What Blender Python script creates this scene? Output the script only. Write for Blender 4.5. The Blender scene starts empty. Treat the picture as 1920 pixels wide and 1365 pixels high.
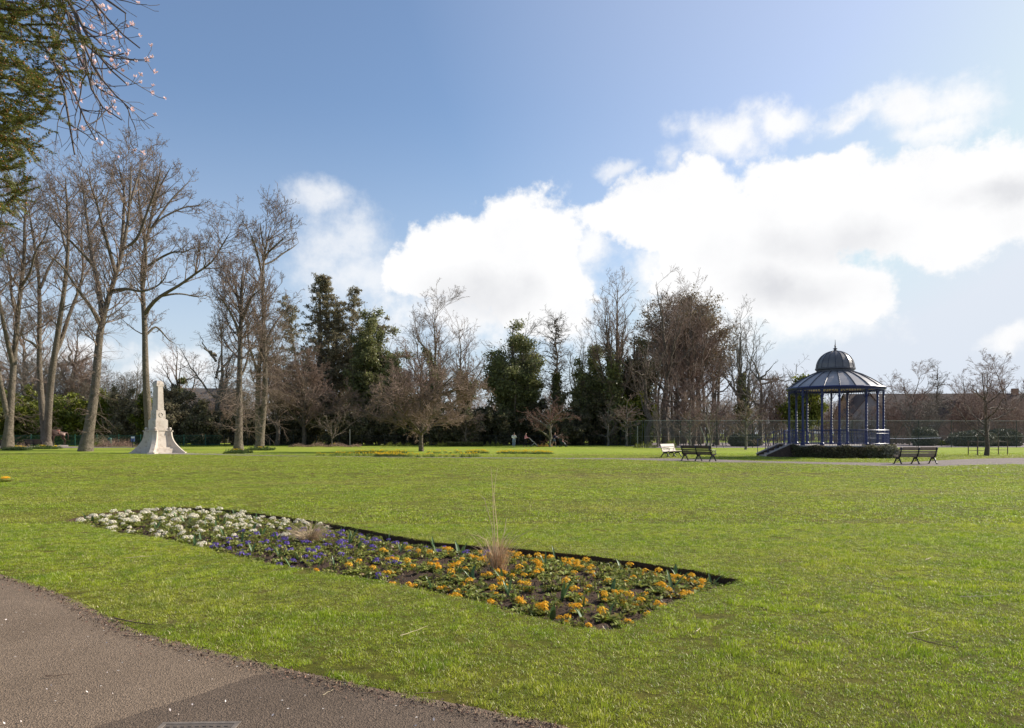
import bpy, bmesh, math, random
import numpy as np
from mathutils import Vector, Matrix
from mathutils.geometry import delaunay_2d_cdt

random.seed(7)
PI = math.pi
R = math.radians
scene = bpy.context.scene
col = scene.collection

# ------------------------------------------------------------------ camera
F = 1400.0; HZ = 812.0; EYE = 1.65          # focal length and horizon in pixels of the 1920 wide photograph, eye height
cam = bpy.data.cameras.new('camera')
cam.sensor_width = 36.0; cam.lens = F/1920*36; cam.shift_y = (HZ-682.5)/1920
cam.clip_start = 0.1; cam.clip_end = 5000
camo = bpy.data.objects.new('camera', cam); col.objects.link(camo)
camo.location = (0, 0, EYE); camo.rotation_euler = (R(90), 0, 0)
scene.camera = camo

# ------------------------------------------------------------------ light
SUN_AZ, SUN_EL = R(66), R(31)
scene.view_settings.view_transform = 'Standard'
scene.view_settings.look = 'None'
scene.view_settings.exposure = 0.5
scene.view_settings.gamma = 1.0
sl = bpy.data.lights.new('sun', 'SUN'); sl.energy = 5.0; sl.angle = R(0.53); sl.color = (1.0, 0.93, 0.82)
so = bpy.data.objects.new('sun', sl); col.objects.link(so)
sdir = Vector((math.sin(SUN_AZ)*math.cos(SUN_EL), math.cos(SUN_AZ)*math.cos(SUN_EL), math.sin(SUN_EL)))
so.rotation_euler = sdir.to_track_quat('Z', 'Y').to_euler(); so.location = sdir*300

world = bpy.data.worlds.new('World'); scene.world = world; world.use_nodes = True


class NT:
    """small wrapper to write node trees briefly"""
    def __init__(s, tree):
        s.t = tree; s.n = tree.nodes; s.l = tree.links
    def node(s, typ, **kw):
        n = s.n.new(typ)
        for k, v in kw.items():
            setattr(n, k, v)
        return n
    def put(s, sock, v):
        if isinstance(v, bpy.types.NodeSocket): s.l.new(v, sock)
        elif v is not None: sock.default_value = v
    def math(s, op, a, b=None, c=None, clamp=False):
        n = s.node('ShaderNodeMath', operation=op, use_clamp=clamp)
        s.put(n.inputs[0], a)
        if b is not None: s.put(n.inputs[1], b)
        if c is not None: s.put(n.inputs[2], c)
        return n.outputs[0]
    def vmath(s, op, a, b=None):
        n = s.node('ShaderNodeVectorMath', operation=op)
        s.put(n.inputs[0], a)
        if b is not None: s.put(n.inputs[1], b)
        return n.outputs['Value'] if op in ('LENGTH', 'DOT_PRODUCT', 'DISTANCE') else n.outputs[0]
    def rng(s, v, a, b, c=0.0, d=1.0, interp='LINEAR'):
        n = s.node('ShaderNodeMapRange', interpolation_type=interp)
        for i, x in enumerate((v, a, b, c, d)): s.put(n.inputs[i], x)
        return n.outputs[0]
    def noise(s, vec, scale, detail=4.0, rough=0.5, out=0, dist=0.0):
        n = s.node('ShaderNodeTexNoise')
        if vec is not None: s.put(n.inputs['Vector'], vec)
        n.inputs['Scale'].default_value = scale; n.inputs['Detail'].default_value = detail
        n.inputs['Roughness'].default_value = rough; n.inputs['Distortion'].default_value = dist
        return n.outputs[out]
    def mix(s, f, a, b, blend='MIX'):
        n = s.node('ShaderNodeMix', data_type='RGBA', blend_type=blend)
        s.put(n.inputs[0], f)
        for k, x in ((6, a), (7, b)):
            if isinstance(x, tuple) and len(x) == 3: x = (*x, 1)
            s.put(n.inputs[k], x)
        return n.outputs[2]


def build_world():
    w = NT(world.node_tree); w.n.clear()
    out = w.node('ShaderNodeOutputWorld'); bg = w.node('ShaderNodeBackground')
    sky = w.node('ShaderNodeTexSky', sky_type='NISHITA', sun_disc=False)
    sky.sun_elevation = SUN_EL; sky.sun_rotation = SUN_AZ; sky.altitude = 50
    sky.air_density = 1.0; sky.dust_density = 1.1; sky.ozone_density = 2.4
    tc = w.node('ShaderNodeTexCoord'); d = tc.outputs['Generated']
    sep = w.node('ShaderNodeSeparateXYZ'); w.put(sep.inputs[0], d)
    az = w.math('ARCTAN2', sep.outputs[0], sep.outputs[1])
    el = w.math('ARCSINE', sep.outputs[2])
    # clouds lie in the sky by compass direction and height above the horizon
    cmb = w.node('ShaderNodeCombineXYZ'); w.put(cmb.inputs[0], az); w.put(cmb.inputs[1], el)
    p = cmb.outputs[0]
    wn = w.noise(p, 5.0, 8, 0.6, out=1)
    wv = w.vmath('SUBTRACT', wn, (0.5, 0.5, 0.5))
    sc = w.node('ShaderNodeVectorMath', operation='SCALE'); w.put(sc.inputs[0], wv); sc.inputs['Scale'].default_value = 0.115
    pw = w.vmath('ADD', p, sc.outputs[0])
    def blob(px, py, rx, ry):
        a = math.atan((px-960)/F); e = math.atan((HZ-py)/math.hypot(F, px-960))
        ca = math.cos(a)
        n = w.node('ShaderNodeVectorMath', operation='SUBTRACT'); w.put(n.inputs[0], pw); n.inputs[1].default_value = (a, e, 0)
        m = w.node('ShaderNodeVectorMath', operation='MULTIPLY'); w.put(m.inputs[0], n.outputs[0])
        m.inputs[1].default_value = (F/rx/ca/ca, F/ry/ca, 0)
        return w.math('SUBTRACT', 1.0, w.vmath('LENGTH', m.outputs[0]))
    def union(lst):
        acc = None
        for b in lst:
            v = blob(*b)
            if acc is None: acc = v
            else:
                n = w.node('ShaderNodeMath', operation='SMOOTH_MAX'); w.put(n.inputs[0], acc); w.put(n.inputs[1], v); n.inputs[2].default_value = 0.25
                acc = n.outputs[0]
        return acc
    thick = union([(985, 455, 120, 105), (880, 490, 130, 95), (1010, 560, 110, 85), (790, 520, 100, 60),
                   (1270, 400, 170, 95), (1520, 395, 240, 110), (1770, 395, 270, 118), (1390, 500, 220, 115),
                   (1530, 545, 170, 70), (1935, 330, 60, 60), (1560, 320, 60, 45), (1150, 400, 70, 40), (2080, 400, 200, 150), (2300, 470, 260, 190)])
    thin = union([(1350, 238, 115, 58), (1465, 208, 90, 38), (1590, 210, 110, 34), (1735, 205, 135, 58), (1745, 255, 80, 40), 
                  (1060, 600, 90, 60), (1110, 470, 60, 60),
                  (130, 640, 180, 40), (880, 590, 260, 75), (1330, 620, 200, 70), (1500, 600, 190, 65), (1240, 500, 130, 110), (1040, 490, 110, 130),  (330, 690, 160, 40), (1900, 620, 60, 30)])
    faint = union([(590, 385, 80, 45), (640, 460, 120, 90), (690, 530, 150, 80), (1150, 308, 50, 18), (1235, 300, 25, 40)])
    fine = w.noise(p, 16.0, 9, 0.62)
    fine2 = w.noise(p, 7.0, 6, 0.55)
    nz = w.math('SUBTRACT', fine, 0.5)
    c1 = w.rng(w.math('ADD', thick, w.math('MULTIPLY', nz, 1.35)), -0.05, 0.22, 0, 1, 'SMOOTHSTEP')
    c2 = w.rng(w.math('ADD', thin, w.math('MULTIPLY', nz, 2.2)), -0.05, 0.9, 0, 0.95, 'SMOOTHSTEP')
    c4 = w.rng(w.math('ADD', faint, w.math('MULTIPLY', nz, 2.0)), -0.05, 1.0, 0, 0.75, 'SMOOTHSTEP')
    c2 = w.math('MAXIMUM', c2, c4)
    # broken cloud elsewhere round the sky
    back = w.rng(w.math('ABSOLUTE', az), 0.95, 1.3, 0, 1)
    c3 = w.math('MULTIPLY', w.rng(w.noise(p, 2.6, 8, 0.6), 0.55, 0.7, 0, 0.9, 'SMOOTHSTEP'), back)
    cov = w.math('MAXIMUM', w.math('MAXIMUM', c1, c2), c3)
    # cloud light: white crests, soft grey in the thick low parts
    gs = union([(1480, 545, 190, 60), (900, 560, 170, 60), (1560, 450, 200, 60), (1880, 370, 160, 50)])
    g = w.math('MULTIPLY', w.rng(gs, 0.0, 0.9, 0, 1, 'SMOOTHSTEP'), w.rng(fine2, 0.3, 0.65, 0.3, 1))
    g2 = w.math('ADD', w.math('MULTIPLY', g, 0.85), w.rng(fine2, 0.5, 0.8, 0.0, 0.35))
    ccol = w.mix(g2, (0.985, 0.985, 0.99), (0.70, 0.71, 0.745))
    hs = w.node('ShaderNodeHueSaturation'); hs.inputs['Saturation'].default_value = 0.98
    w.put(hs.inputs['Color'], sky.outputs[0])
    mul = w.node('ShaderNodeVectorMath', operation='SCALE'); w.put(mul.inputs[0], hs.outputs[0]); mul.inputs['Scale'].default_value = 1.0
    SK = 0.098
    cs = w.node('ShaderNodeVectorMath', operation='SCALE'); w.put(cs.inputs[0], ccol); cs.inputs['Scale'].default_value = 0.73/SK
    # thin high cloud veils the blue a little everywhere
    glow = w.rng(w.vmath('DOT_PRODUCT', d, tuple(sdir)), 0.46, 1.0, 0.045, 0.50)
    base = w.mix(glow, w.vmath('MULTIPLY', mul.outputs[0], (0.93, 1.05, 1.13)), tuple(q*0.80/SK for q in (0.80, 0.80, 0.93)))
    base = w.vmath('MINIMUM', base, tuple(q/1.414/SK for q in (0.80, 0.85, 0.935)))
    base = w.mix(w.math('POWER', w.rng(el, 0.0, 0.42, 0.95, 0.0), 1.6), base, tuple(q/1.414/SK for q in (0.72, 0.79, 0.89)))
    mx = w.mix(cov, base, cs.outputs[0])
    w.put(bg.inputs[0], mx); bg.inputs[1].default_value = SK
    w.l.new(bg.outputs[0], out.inputs[0])
build_world()

# ------------------------------------------------------------------ helpers
def G(px, py, z=0.0):
    """a point of the flat ground from where it shows in the photograph"""
    d = F*(EYE-z)/(py-HZ)
    return Vector(((px-960)/F*d, d, z))

def W(px, py, d):
    return Vector(((px-960)/F*d, d, EYE-(py-HZ)/F*d))

def tag(o, label=None, cat=None, group=None, kind=None):
    if label: o['label'] = label
    if cat: o['category'] = cat
    if group: o['group'] = group
    if kind: o['kind'] = kind
    return o

def thing(name, label, cat, loc=(0, 0, 0), rotz=0.0, group=None):
    o = bpy.data.objects.new(name, None); col.objects.link(o)
    o.location = loc; o.rotation_euler = (0, 0, rotz); o.empty_display_size = 0.2
    return tag(o, label, cat, group)

def link(name, me, parent=None, loc=None):
    o = bpy.data.objects.new(name, me); col.objects.link(o)
    if parent is not None: o.parent = parent
    if loc is not None: o.location = loc
    return o

def copy_tree(o, parent=None):
    c = o.copy(); col.objects.link(c)
    if parent is not None: c.parent = parent
    for ch in list(o.children): copy_tree(ch, c)
    return c

def np_mesh(name, V, Q, mat, smooth=False, mats=None, midx=None):
    """mesh from a vertex array and a face array (all faces with the same number of corners)"""
    me = bpy.data.meshes.new(name)
    V = np.asarray(V, dtype=np.float32).reshape(-1, 3); Q = np.asarray(Q, dtype=np.int32)
    k = Q.shape[1]; n = len(Q)
    me.vertices.add(len(V)); me.vertices.foreach_set('co', V.ravel())
    me.loops.add(n*k); me.loops.foreach_set('vertex_index', Q.ravel())
    me.polygons.add(n); me.polygons.foreach_set('loop_start', np.arange(0, n*k, k, dtype=np.int32))
    if smooth: me.polygons.foreach_set('use_smooth', np.ones(n, dtype=bool))
    for m in (mats or [mat]): me.materials.append(m)
    if midx is not None: me.polygons.foreach_set('material_index', np.asarray(midx, dtype=np.int32))
    me.update(calc_edges=True)
    return me

class MB:
    """collects shapes, then becomes ONE mesh object"""
    def __init__(s): s.v = []; s.f = []
    def add(s, vs, fs, M=None):
        b = len(s.v)
        if M is not None: vs = [M @ Vector(v) for v in vs]
        s.v += [tuple(v) for v in vs]; s.f += [tuple(b+i for i in f) for f in fs]
        return s
    def box(s, c, size, rz=0.0, M=None, top=1.0, topy=None):
        x, y, z = [q/2 for q in size]; ty = top if topy is None else topy
        vs = [(-x, -y, -z), (x, -y, -z), (x, y, -z), (-x, y, -z), (-x*top, -y*ty, z), (x*top, -y*ty, z), (x*top, y*ty, z), (-x*top, y*ty, z)]
        T = Matrix.Translation(c) @ Matrix.Rotation(rz, 4, 'Z')
        if M is not None: T = M @ T
        return s.add(vs, [(3, 2, 1, 0), (4, 5, 6, 7), (0, 1, 5, 4), (1, 2, 6, 5), (2, 3, 7, 6), (3, 0, 4, 7)], T)
    def tube(s, pts, rad, n=8, cap=True):
        pts = [Vector(p) for p in pts]
        if not hasattr(rad, '__len__'): rad = [rad]*len(pts)
        vs = []; fs = []
        t0 = (pts[1]-pts[0]).normalized()
        ref = Vector((0, 0, 1)) if abs(t0.z) < 0.9 else Vector((1, 0, 0))
        for i, p in enumerate(pts):
            t = (pts[min(i+1, len(pts)-1)]-pts[max(i-1, 0)]).normalized()
            u = t.cross(ref).normalized(); w = t.cross(u).normalized(); ref = w.cross(t)*-1 if False else ref
            for k in range(n):
                a = 2*PI*k/n; vs.append(p+(u*math.cos(a)+w*math.sin(a))*rad[i])
        for i in range(len(pts)-1):
            for k in range(n):
                fs.append((i*n+k, i*n+(k+1) % n, (i+1)*n+(k+1) % n, (i+1)*n+k))
        if cap:
            fs.append(tuple(range(n-1, -1, -1))); m = (len(pts)-1)*n; fs.append(tuple(m+k for k in range(n)))
        return s.add(vs, fs)
    def lathe(s, prof, n=24, c=(0, 0, 0), cap=False, a0=0.0):
        vs = []; fs = []
        for r, z in prof:
            for k in range(n):
                a = a0+2*PI*k/n; vs.append((c[0]+r*math.cos(a), c[1]+r*math.sin(a), c[2]+z))
        for i in range(len(prof)-1):
            for k in range(n):
                fs.append((i*n+k, i*n+(k+1) % n, (i+1)*n+(k+1) % n, (i+1)*n+k))
        if cap:
            fs.append(tuple(range(n-1, -1, -1))); m = (len(prof)-1)*n; fs.append(tuple(m+k for k in range(n)))
        return s.add(vs, fs)
    def prism(s, poly, a, b, M=None):
        """polygon given in x, z pushed from y=a to y=b"""
        n = len(poly)
        vs = [(x, a, z) for x, z in poly]+[(x, b, z) for x, z in poly]
        fs = [tuple(range(n)), tuple(range(2*n-1, n-1, -1))]+[(i, n+i, n+(i+1) % n, (i+1) % n) for i in range(n)]
        return s.add(vs, fs, M)
    def build(s, name, mat, parent=None, smooth=False, loc=None, bevel=0.0, fix=True):
        me = bpy.data.meshes.new(name); me.from_pydata(s.v, [], s.f); me.materials.append(mat)
        if fix:
            bm = bmesh.new(); bm.from_mesh(me); bmesh.ops.recalc_face_normals(bm, faces=bm.faces); bm.to_mesh(me); bm.free()
        if smooth:
            for p in me.polygons: p.use_smooth = True
        o = link(name, me, parent, loc)
        if bevel:
            m = o.modifiers.new('bevel', 'BEVEL'); m.width = bevel; m.segments = 2; m.limit_method = 'ANGLE'
        return o

# ------------------------------------------------------------------ materials
MATS = {}
def mat(name, rgb, rough=0.8, rgb2=None, nscale=8.0, metal=0.0, bump=0.0, bscale=30.0, trans=0.0, island=0.0, rgb3=None, spec=0.3, bdist=0.02, coat=0.0):
    if name in MATS: return MATS[name]
    m = bpy.data.materials.new(name); m.use_nodes = True; MATS[name] = m
    w = NT(m.node_tree); w.n.clear()
    out = w.node('ShaderNodeOutputMaterial'); b = w.node('ShaderNodeBsdfPrincipled')
    b.inputs['Roughness'].default_value = rough; b.inputs['Metallic'].default_value = metal
    b.inputs['Specular IOR Level'].default_value = spec; b.inputs['Coat Weight'].default_value = coat
    geo = w.node('ShaderNodeNewGeometry'); tc = w.node('ShaderNodeTexCoord')
    c = (*rgb, 1)
    if rgb2:
        f = w.rng(w.noise(geo.outputs['Position'], nscale, 5, 0.6), 0.35, 0.65)
        c = w.mix(f, rgb, rgb2)
        if rgb3:
            c = w.mix(w.rng(w.noise(geo.outputs['Position'], nscale*4.3, 3, 0.6), 0.52, 0.66), c, rgb3)
    if island:
        hsv = w.node('ShaderNodeHueSaturation')
        w.put(hsv.inputs['Value'], w.rng(geo.outputs['Random Per Island'], 0, 1, 1-island, 1+island))
        w.put(hsv.inputs['Hue'], w.rng(w.math('FRACT', w.math('MULTIPLY', geo.outputs['Random Per Island'], 7.3)), 0, 1, 0.485, 0.515))
        w.put(hsv.inputs['Color'], c); c = hsv.outputs[0]
    w.put(b.inputs['Base Color'], c)
    if bump:
        bp = w.node('ShaderNodeBump'); bp.inputs['Strength'].default_value = bump; bp.inputs['Distance'].default_value = bdist
        w.put(bp.inputs['Height'], w.noise(geo.outputs['Position'], bscale, 6, 0.65))
        w.l.new(bp.outputs[0], b.inputs['Normal'])
    sh = b.outputs[0]
    if trans:
        tr = w.node('ShaderNodeBsdfTranslucent'); w.put(tr.inputs[0], c)
        mx = w.node('ShaderNodeMixShader'); mx.inputs[0].default_value = trans
        w.l.new(sh, mx.inputs[1]); w.l.new(tr.outputs[0], mx.inputs[2]); sh = mx.outputs[0]
    w.l.new(sh, out.inputs[0])
    return m

def soil_mat():
    return mat('soil', (0.048, 0.027, 0.015), 0.95, (0.090, 0.054, 0.032), 25, bump=1.0, bscale=60, rgb3=(0.13, 0.085, 0.055), bdist=0.03)

def lawn_mat(name='lawn_turf', k=(1, 1, 1)):
    m = bpy.data.materials.new(name); m.use_nodes = True
    w = NT(m.node_tree); w.n.clear()
    out = w.node('ShaderNodeOutputMaterial'); b = w.node('ShaderNodeBsdfPrincipled')
    b.inputs['Roughness'].default_value = 0.9; b.inputs['Specular IOR Level'].default_value = 0.1
    geo = w.node('ShaderNodeNewGeometry'); p = geo.outputs['Position']
    big = w.rng(w.noise(p, 0.22, 5, 0.6), 0.35, 0.65)
    c = w.mix(big, (0.235, 0.270, 0.026), (0.310, 0.315, 0.042))
    mid = w.rng(w.noise(p, 1.7, 6, 0.65), 0.46, 0.72)
    c = w.mix(mid, c, (0.160, 0.215, 0.018))
    st = w.rng(w.noise(p, 0.55, 7, 0.7), 0.56, 0.74)
    c = w.mix(w.math('MULTIPLY', st, 0.6), c, (0.42, 0.34, 0.14))
    ms = w.node('ShaderNodeMapping'); ms.inputs['Scale'].default_value = (0.25, 1.0, 1.0); w.put(ms.inputs['Vector'], p)
    tk = w.rng(w.noise(ms.outputs[0], 0.16, 6, 0.6, dist=0.6), 0.50, 0.68)
    c = w.mix(w.math('MULTIPLY', tk, 0.5), c, (0.33, 0.255, 0.10))
    fi = w.rng(w.noise(p, 11, 7, 0.75), 0.42, 0.62)
    c = w.mix(w.math('MULTIPLY', fi, 0.75), c, (0.105, 0.115, 0.018))
    c = w.mix(1.0, c, k, 'MULTIPLY')
    w.put(b.inputs['Base Color'], c)
    bp = w.node('ShaderNodeBump'); bp.inputs['Strength'].default_value = 1.0; bp.inputs['Distance'].default_value = 0.05
    w.put(bp.inputs['Height'], w.noise(p, 9, 8, 0.75))
    w.l.new(bp.outputs[0], b.inputs['Normal'])
    w.l.new(b.outputs[0], out.inputs[0])
    return m

def blade_mat():
    m = bpy.data.materials.new('grass_blade'); m.use_nodes = True
    w = NT(m.node_tree); w.n.clear()
    out = w.node('ShaderNodeOutputMaterial'); b = w.node('ShaderNodeBsdfPrincipled')
    b.inputs['Roughness'].default_value = 0.42; b.inputs['Specular IOR Level'].default_value = 0.45
    geo = w.node('ShaderNodeNewGeometry'); p = geo.outputs['Position']
    big = w.rng(w.noise(p, 0.35, 5, 0.6), 0.35, 0.65)
    c = w.mix(big, (0.395, 0.525, 0.022), (0.545, 0.580, 0.044))
    mid = w.rng(w.noise(p, 2.3, 6, 0.65), 0.45, 0.72)
    c = w.mix(mid, c, (0.175, 0.310, 0.014))
    tn = w.rng(w.noise(p, 9.0, 5, 0.7), 0.42, 0.62)
    c = w.mix(w.math('MULTIPLY', tn, 0.7), c, (0.120, 0.205, 0.012))
    st = w.rng(w.noise(p, 0.9, 7, 0.7), 0.60, 0.78)
    c = w.mix(w.math('MULTIPLY', st, 0.55), c, (0.46, 0.37, 0.13))
    ms = w.node('ShaderNodeMapping'); ms.inputs['Scale'].default_value = (0.25, 1.0, 1.0); w.put(ms.inputs['Vector'], p)
    tk = w.rng(w.noise(ms.outputs[0], 0.28, 6, 0.62, dist=0.6), 0.50, 0.70)
    c = w.mix(w.math('MULTIPLY', tk, 0.5), c, (0.47, 0.37, 0.12))
    rd = geo.outputs['Random Per Island']
    straw = w.math('GREATER_THAN', rd, 0.93)
    c = w.mix(straw, c, (0.68, 0.60, 0.32))
    hsv = w.node('ShaderNodeHueSaturation')
    w.put(hsv.inputs['Value'], w.rng(w.math('FRACT', w.math('MULTIPLY', rd, 13.7)), 0, 1, 0.45, 1.45)); w.put(hsv.inputs['Color'], c)
    c = hsv.outputs[0]
    w.put(b.inputs['Base Color'], c)
    tr = w.node('ShaderNodeBsdfTranslucent'); w.put(tr.inputs[0], c)
    mx = w.node('ShaderNodeMixShader'); mx.inputs[0].default_value = 0.42
    w.l.new(b.outputs[0], mx.inputs[1]); w.l.new(tr.outputs[0], mx.inputs[2])
    w.l.new(mx.outputs[0], out.inputs[0])
    return m

def tarmac_mat(name, c1, c2, speck=True):
    m = bpy.data.materials.new(name); m.use_nodes = True
    w = NT(m.node_tree); w.n.clear()
    out = w.node('ShaderNodeOutputMaterial'); b = w.node('ShaderNodeBsdfPrincipled')
    b.inputs['Roughness'].default_value = 0.85; b.inputs['Specular IOR Level'].default_value = 0.25
    geo = w.node('ShaderNodeNewGeometry'); p = geo.outputs['Position']
    c = w.mix(w.rng(w.noise(p, 0.9, 6, 0.6), 0.35, 0.68), c1, c2)
    v = w.node('ShaderNodeTexVoronoi'); v.inputs['Scale'].default_value = 110; w.put(v.inputs['Vector'], p)
    hsv = w.node('ShaderNodeHueSaturation')
    sepc = w.node('ShaderNodeSeparateColor'); w.put(sepc.inputs[0], v.outputs['Color'])
    w.put(hsv.inputs['Value'], w.rng(sepc.outputs[0], 0, 1, 0.6, 1.4)); w.put(hsv.inputs['Color'], c); c = hsv.outputs[0]
    if speck:
        v2 = w.node('ShaderNodeTexVoronoi'); v2.inputs['Scale'].default_value = 22; w.put(v2.inputs['Vector'], p)
        s2 = w.node('ShaderNodeSeparateColor'); w.put(s2.inputs[0], v2.outputs['Color'])
        sp = w.math('MULTIPLY', w.math('LESS_THAN', v2.outputs['Distance'], 0.16), w.math('GREATER_THAN', s2.outputs[1], 0.955))
        c = w.mix(sp, c, (0.62, 0.56, 0.5))
    w.put(b.inputs['Base Color'], c)
    bp = w.node('ShaderNodeBump'); bp.inputs['Strength'].default_value = 0.9; bp.inputs['Distance'].default_value = 0.006
    w.put(bp.inputs['Height'], v.outputs['Distance']); w.l.new(bp.outputs[0], b.inputs['Normal'])
    w.l.new(b.outputs[0], out.inputs[0])
    return m

def bark_mat(name, a, b2, c3):
    return mat(name, a, 0.9, b2, 1.3, bump=1.0, bscale=6, rgb3=c3, bdist=0.2)

# ------------------------------------------------------------------ branch growing (all numpy)
def nrm(v): return v/np.maximum(np.linalg.norm(v, axis=-1, keepdims=True), 1e-9)

def resample(pts, rad, K):
    pts = np.array([tuple(p) for p in pts], float); rad = np.array(rad, float)
    s = np.r_[0, np.cumsum(np.linalg.norm(np.diff(pts, axis=0), axis=1))]
    t = np.linspace(0, s[-1], K)
    P = np.stack([np.interp(t, s, pts[:, i]) for i in range(3)], 1)
    for _ in range(2): P[1:-1] = 0.25*P[:-2]+0.5*P[1:-1]+0.25*P[2:]
    return P, np.interp(t, s, rad)

def grow(P, Rd, rng, dens, tr=(0.2, 1.0), ang=(35, 65), lf=0.5, taper=0.5, rf=0.55, K=6, up=0.08, wig=0.14, rend=0.25, nmin=1, lmin=0.15, flat=0.0, maxn=40, upstart=0.0, lmax=99.0):
    """new branches off every polyline in P (N,K0,3) with radii Rd"""
    N, K0 = P.shape[:2]
    L = np.linalg.norm(np.diff(P, axis=1), axis=2).sum(1)
    n = np.clip(np.round(L*dens*(0.75+0.5*rng.random(N))), nmin, maxn).astype(int)
    idx = np.repeat(np.arange(N), n); M = len(idx)
    t = tr[0]+(tr[1]-tr[0])*rng.random(M)**0.85
    f = t*(K0-1)*0.999; i = f.astype(int); fr = (f-i)[:, None]
    pos = P[idx, i]*(1-fr)+P[idx, i+1]*fr
    rad = Rd[idx, i]*(1-fr[:, 0])+Rd[idx, i+1]*fr[:, 0]
    tan = nrm(P[idx, i+1]-P[idx, i])
    rv = rng.normal(size=(M, 3)); rv[:, 2] *= (1-flat)
    perp = nrm(rv-tan*(rv*tan).sum(1, keepdims=True))
    a = np.radians(ang[0]+(ang[1]-ang[0])*rng.random(M))[:, None]
    d = nrm(np.cos(a)*tan+np.sin(a)*perp+np.array([0, 0, upstart]))
    ln = np.clip(L[idx]*lf*(1-taper*t)*(0.55+0.75*rng.random(M)), lmin, lmax)
    C = np.empty((M, K, 3)); C[:, 0] = pos; step = (ln/(K-1))[:, None]
    for k in range(1, K):
        d = nrm(d+wig*rng.normal(size=(M, 3))+np.array([0, 0, up]))
        C[:, k] = C[:, k-1]+d*step
    r0 = np.minimum(rad*rf*(0.7+0.5*rng.random(M)), ln*0.017+0.004)
    Rr = r0[:, None]*np.linspace(1, rend, K)[None]
    return C, Rr

def tubes(P, Rd, s, base=0):
    N, K = P.shape[:2]
    T = np.empty_like(P); T[:, 1:-1] = P[:, 2:]-P[:, :-2]; T[:, 0] = P[:, 1]-P[:, 0]; T[:, -1] = P[:, -1]-P[:, -2]
    T = nrm(T)
    mean = nrm(P[:, -1]-P[:, 0])
    ref = np.where(np.abs(mean[:, 2:3]) > 0.8, np.array([[1.0, 0, 0]]), np.array([[0, 0, 1.0]]))[:, None, :]
    U = nrm(np.cross(T, ref)); V = np.cross(T, U)
    a = np.arange(s)*2*PI/s
    X = P[:, :, None]+Rd[:, :, None, None]*(U[:, :, None]*np.cos(a)[None, None, :, None]+V[:, :, None]*np.sin(a)[None, None, :, None])
    i = np.arange(N)[:, None, None]*K*s; k = np.arange(K-1)[None, :, None]*s; j = np.arange(s)[None, None, :]
    j2 = (j+1) % s
    Q = np.stack([i+k+j, i+k+j2, i+k+s+j2, i+k+s+j], -1).reshape(-1, 4)+base
    return X.reshape(-1, 3), Q

def tube_mesh(name, groups, m, smooth=True):
    V = []; Q = []; b = 0
    for P, Rd, s in groups:
        v, q = tubes(P, Rd, s, b); V.append(v); Q.append(q); b += len(v)
    return np_mesh(name, np.concatenate(V), np.concatenate(Q), m, smooth)

def leaves(name, pos, size, rng, m, aspect=0.6, droop=0.0, vary=0.5):
    """small rhombic faces, one per point"""
    n = len(pos)
    d = nrm(rng.normal(size=(n, 3))-np.array([0, 0, droop])); o = rng.normal(size=(n, 3))
    u = nrm(np.cross(d, o))
    s = (size*(1-vary+2*vary*rng.random(n)))[:, None]
    V = np.stack([pos-d*s*0.5, pos+u*s*aspect*0.5, pos+d*s*0.5, pos-u*s*aspect*0.5], 1)
    Q = np.arange(n*4).reshape(-1, 4)
    return np_mesh(name, V, Q, m)

def along(P, n, rng, jit, tr=(0, 1)):
    N, K = P.shape[:2]
    idx = rng.integers(0, N, n); f = (tr[0]+(tr[1]-tr[0])*rng.random(n))*(K-1)*0.999; i = f.astype(int); fr = (f-i)[:, None]
    return P[idx, i]*(1-fr)+P[idx, i+1]*fr+rng.normal(size=(n, 3))*jit
# ------------------------------------------------------------------ the ground
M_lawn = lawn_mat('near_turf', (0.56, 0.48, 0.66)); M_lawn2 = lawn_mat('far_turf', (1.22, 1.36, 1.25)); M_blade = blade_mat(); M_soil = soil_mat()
M_path = tarmac_mat('path_tarmac', (0.164, 0.117, 0.078), (0.210, 0.152, 0.104))
M_dark = tarmac_mat('path_tarmac_dark', (0.105, 0.074, 0.050), (0.135, 0.097, 0.068))
M_far = tarmac_mat('far_path', (0.185, 0.148, 0.128), (0.245, 0.20, 0.175), False)

bed_px = [(121, 977), (217, 998), (321, 1013), (400, 1034), (490, 1056), (604, 1074), (708, 1089), (786, 1105), (865, 1123), (917, 1135), (960, 1146), (1035, 1165),
          (1085, 1178), (1125, 1182), (1160, 1179), (1198, 1163), (1239, 1141), (1293, 1119), (1334, 1104), (1388, 1092), (1383, 1087), (1306, 1070), (1225, 1058),
          (1117, 1043), (1022, 1034), (954, 1027), (891, 1024), (812, 1016), (734, 1003), (656, 988), (578, 975), (500, 965), (425, 955), (334, 951), (240, 957), (160, 966)]
_b = [G(x, y) for x, y in bed_px]; _r = random.Random(44); BED = []
for _i in range(len(_b)):
    _p, _q = _b[_i], _b[(_i+1) % len(_b)]; _n = max(1, int((_q-_p).length/.12))
    for _k in range(_n):
        _v = _p.lerp(_q, _k/_n); BED.append(_v+Vector((_r.gauss(0, .010), _r.gauss(0, .012), 0)))
BEDN = np.array([(p.x, p.y) for p in BED])

def inside(poly, X, Y):
    c = np.zeros(len(X), bool); n = len(poly); j = n-1
    for i in range(n):
        xi, yi = poly[i]; xj, yj = poly[j]
        k = ((yi > Y) != (yj > Y)) & (X < (xj-xi)*(Y-yi)/((yj-yi) or 1e-9)+xi)
        c ^= k; j = i
    return c

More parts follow.
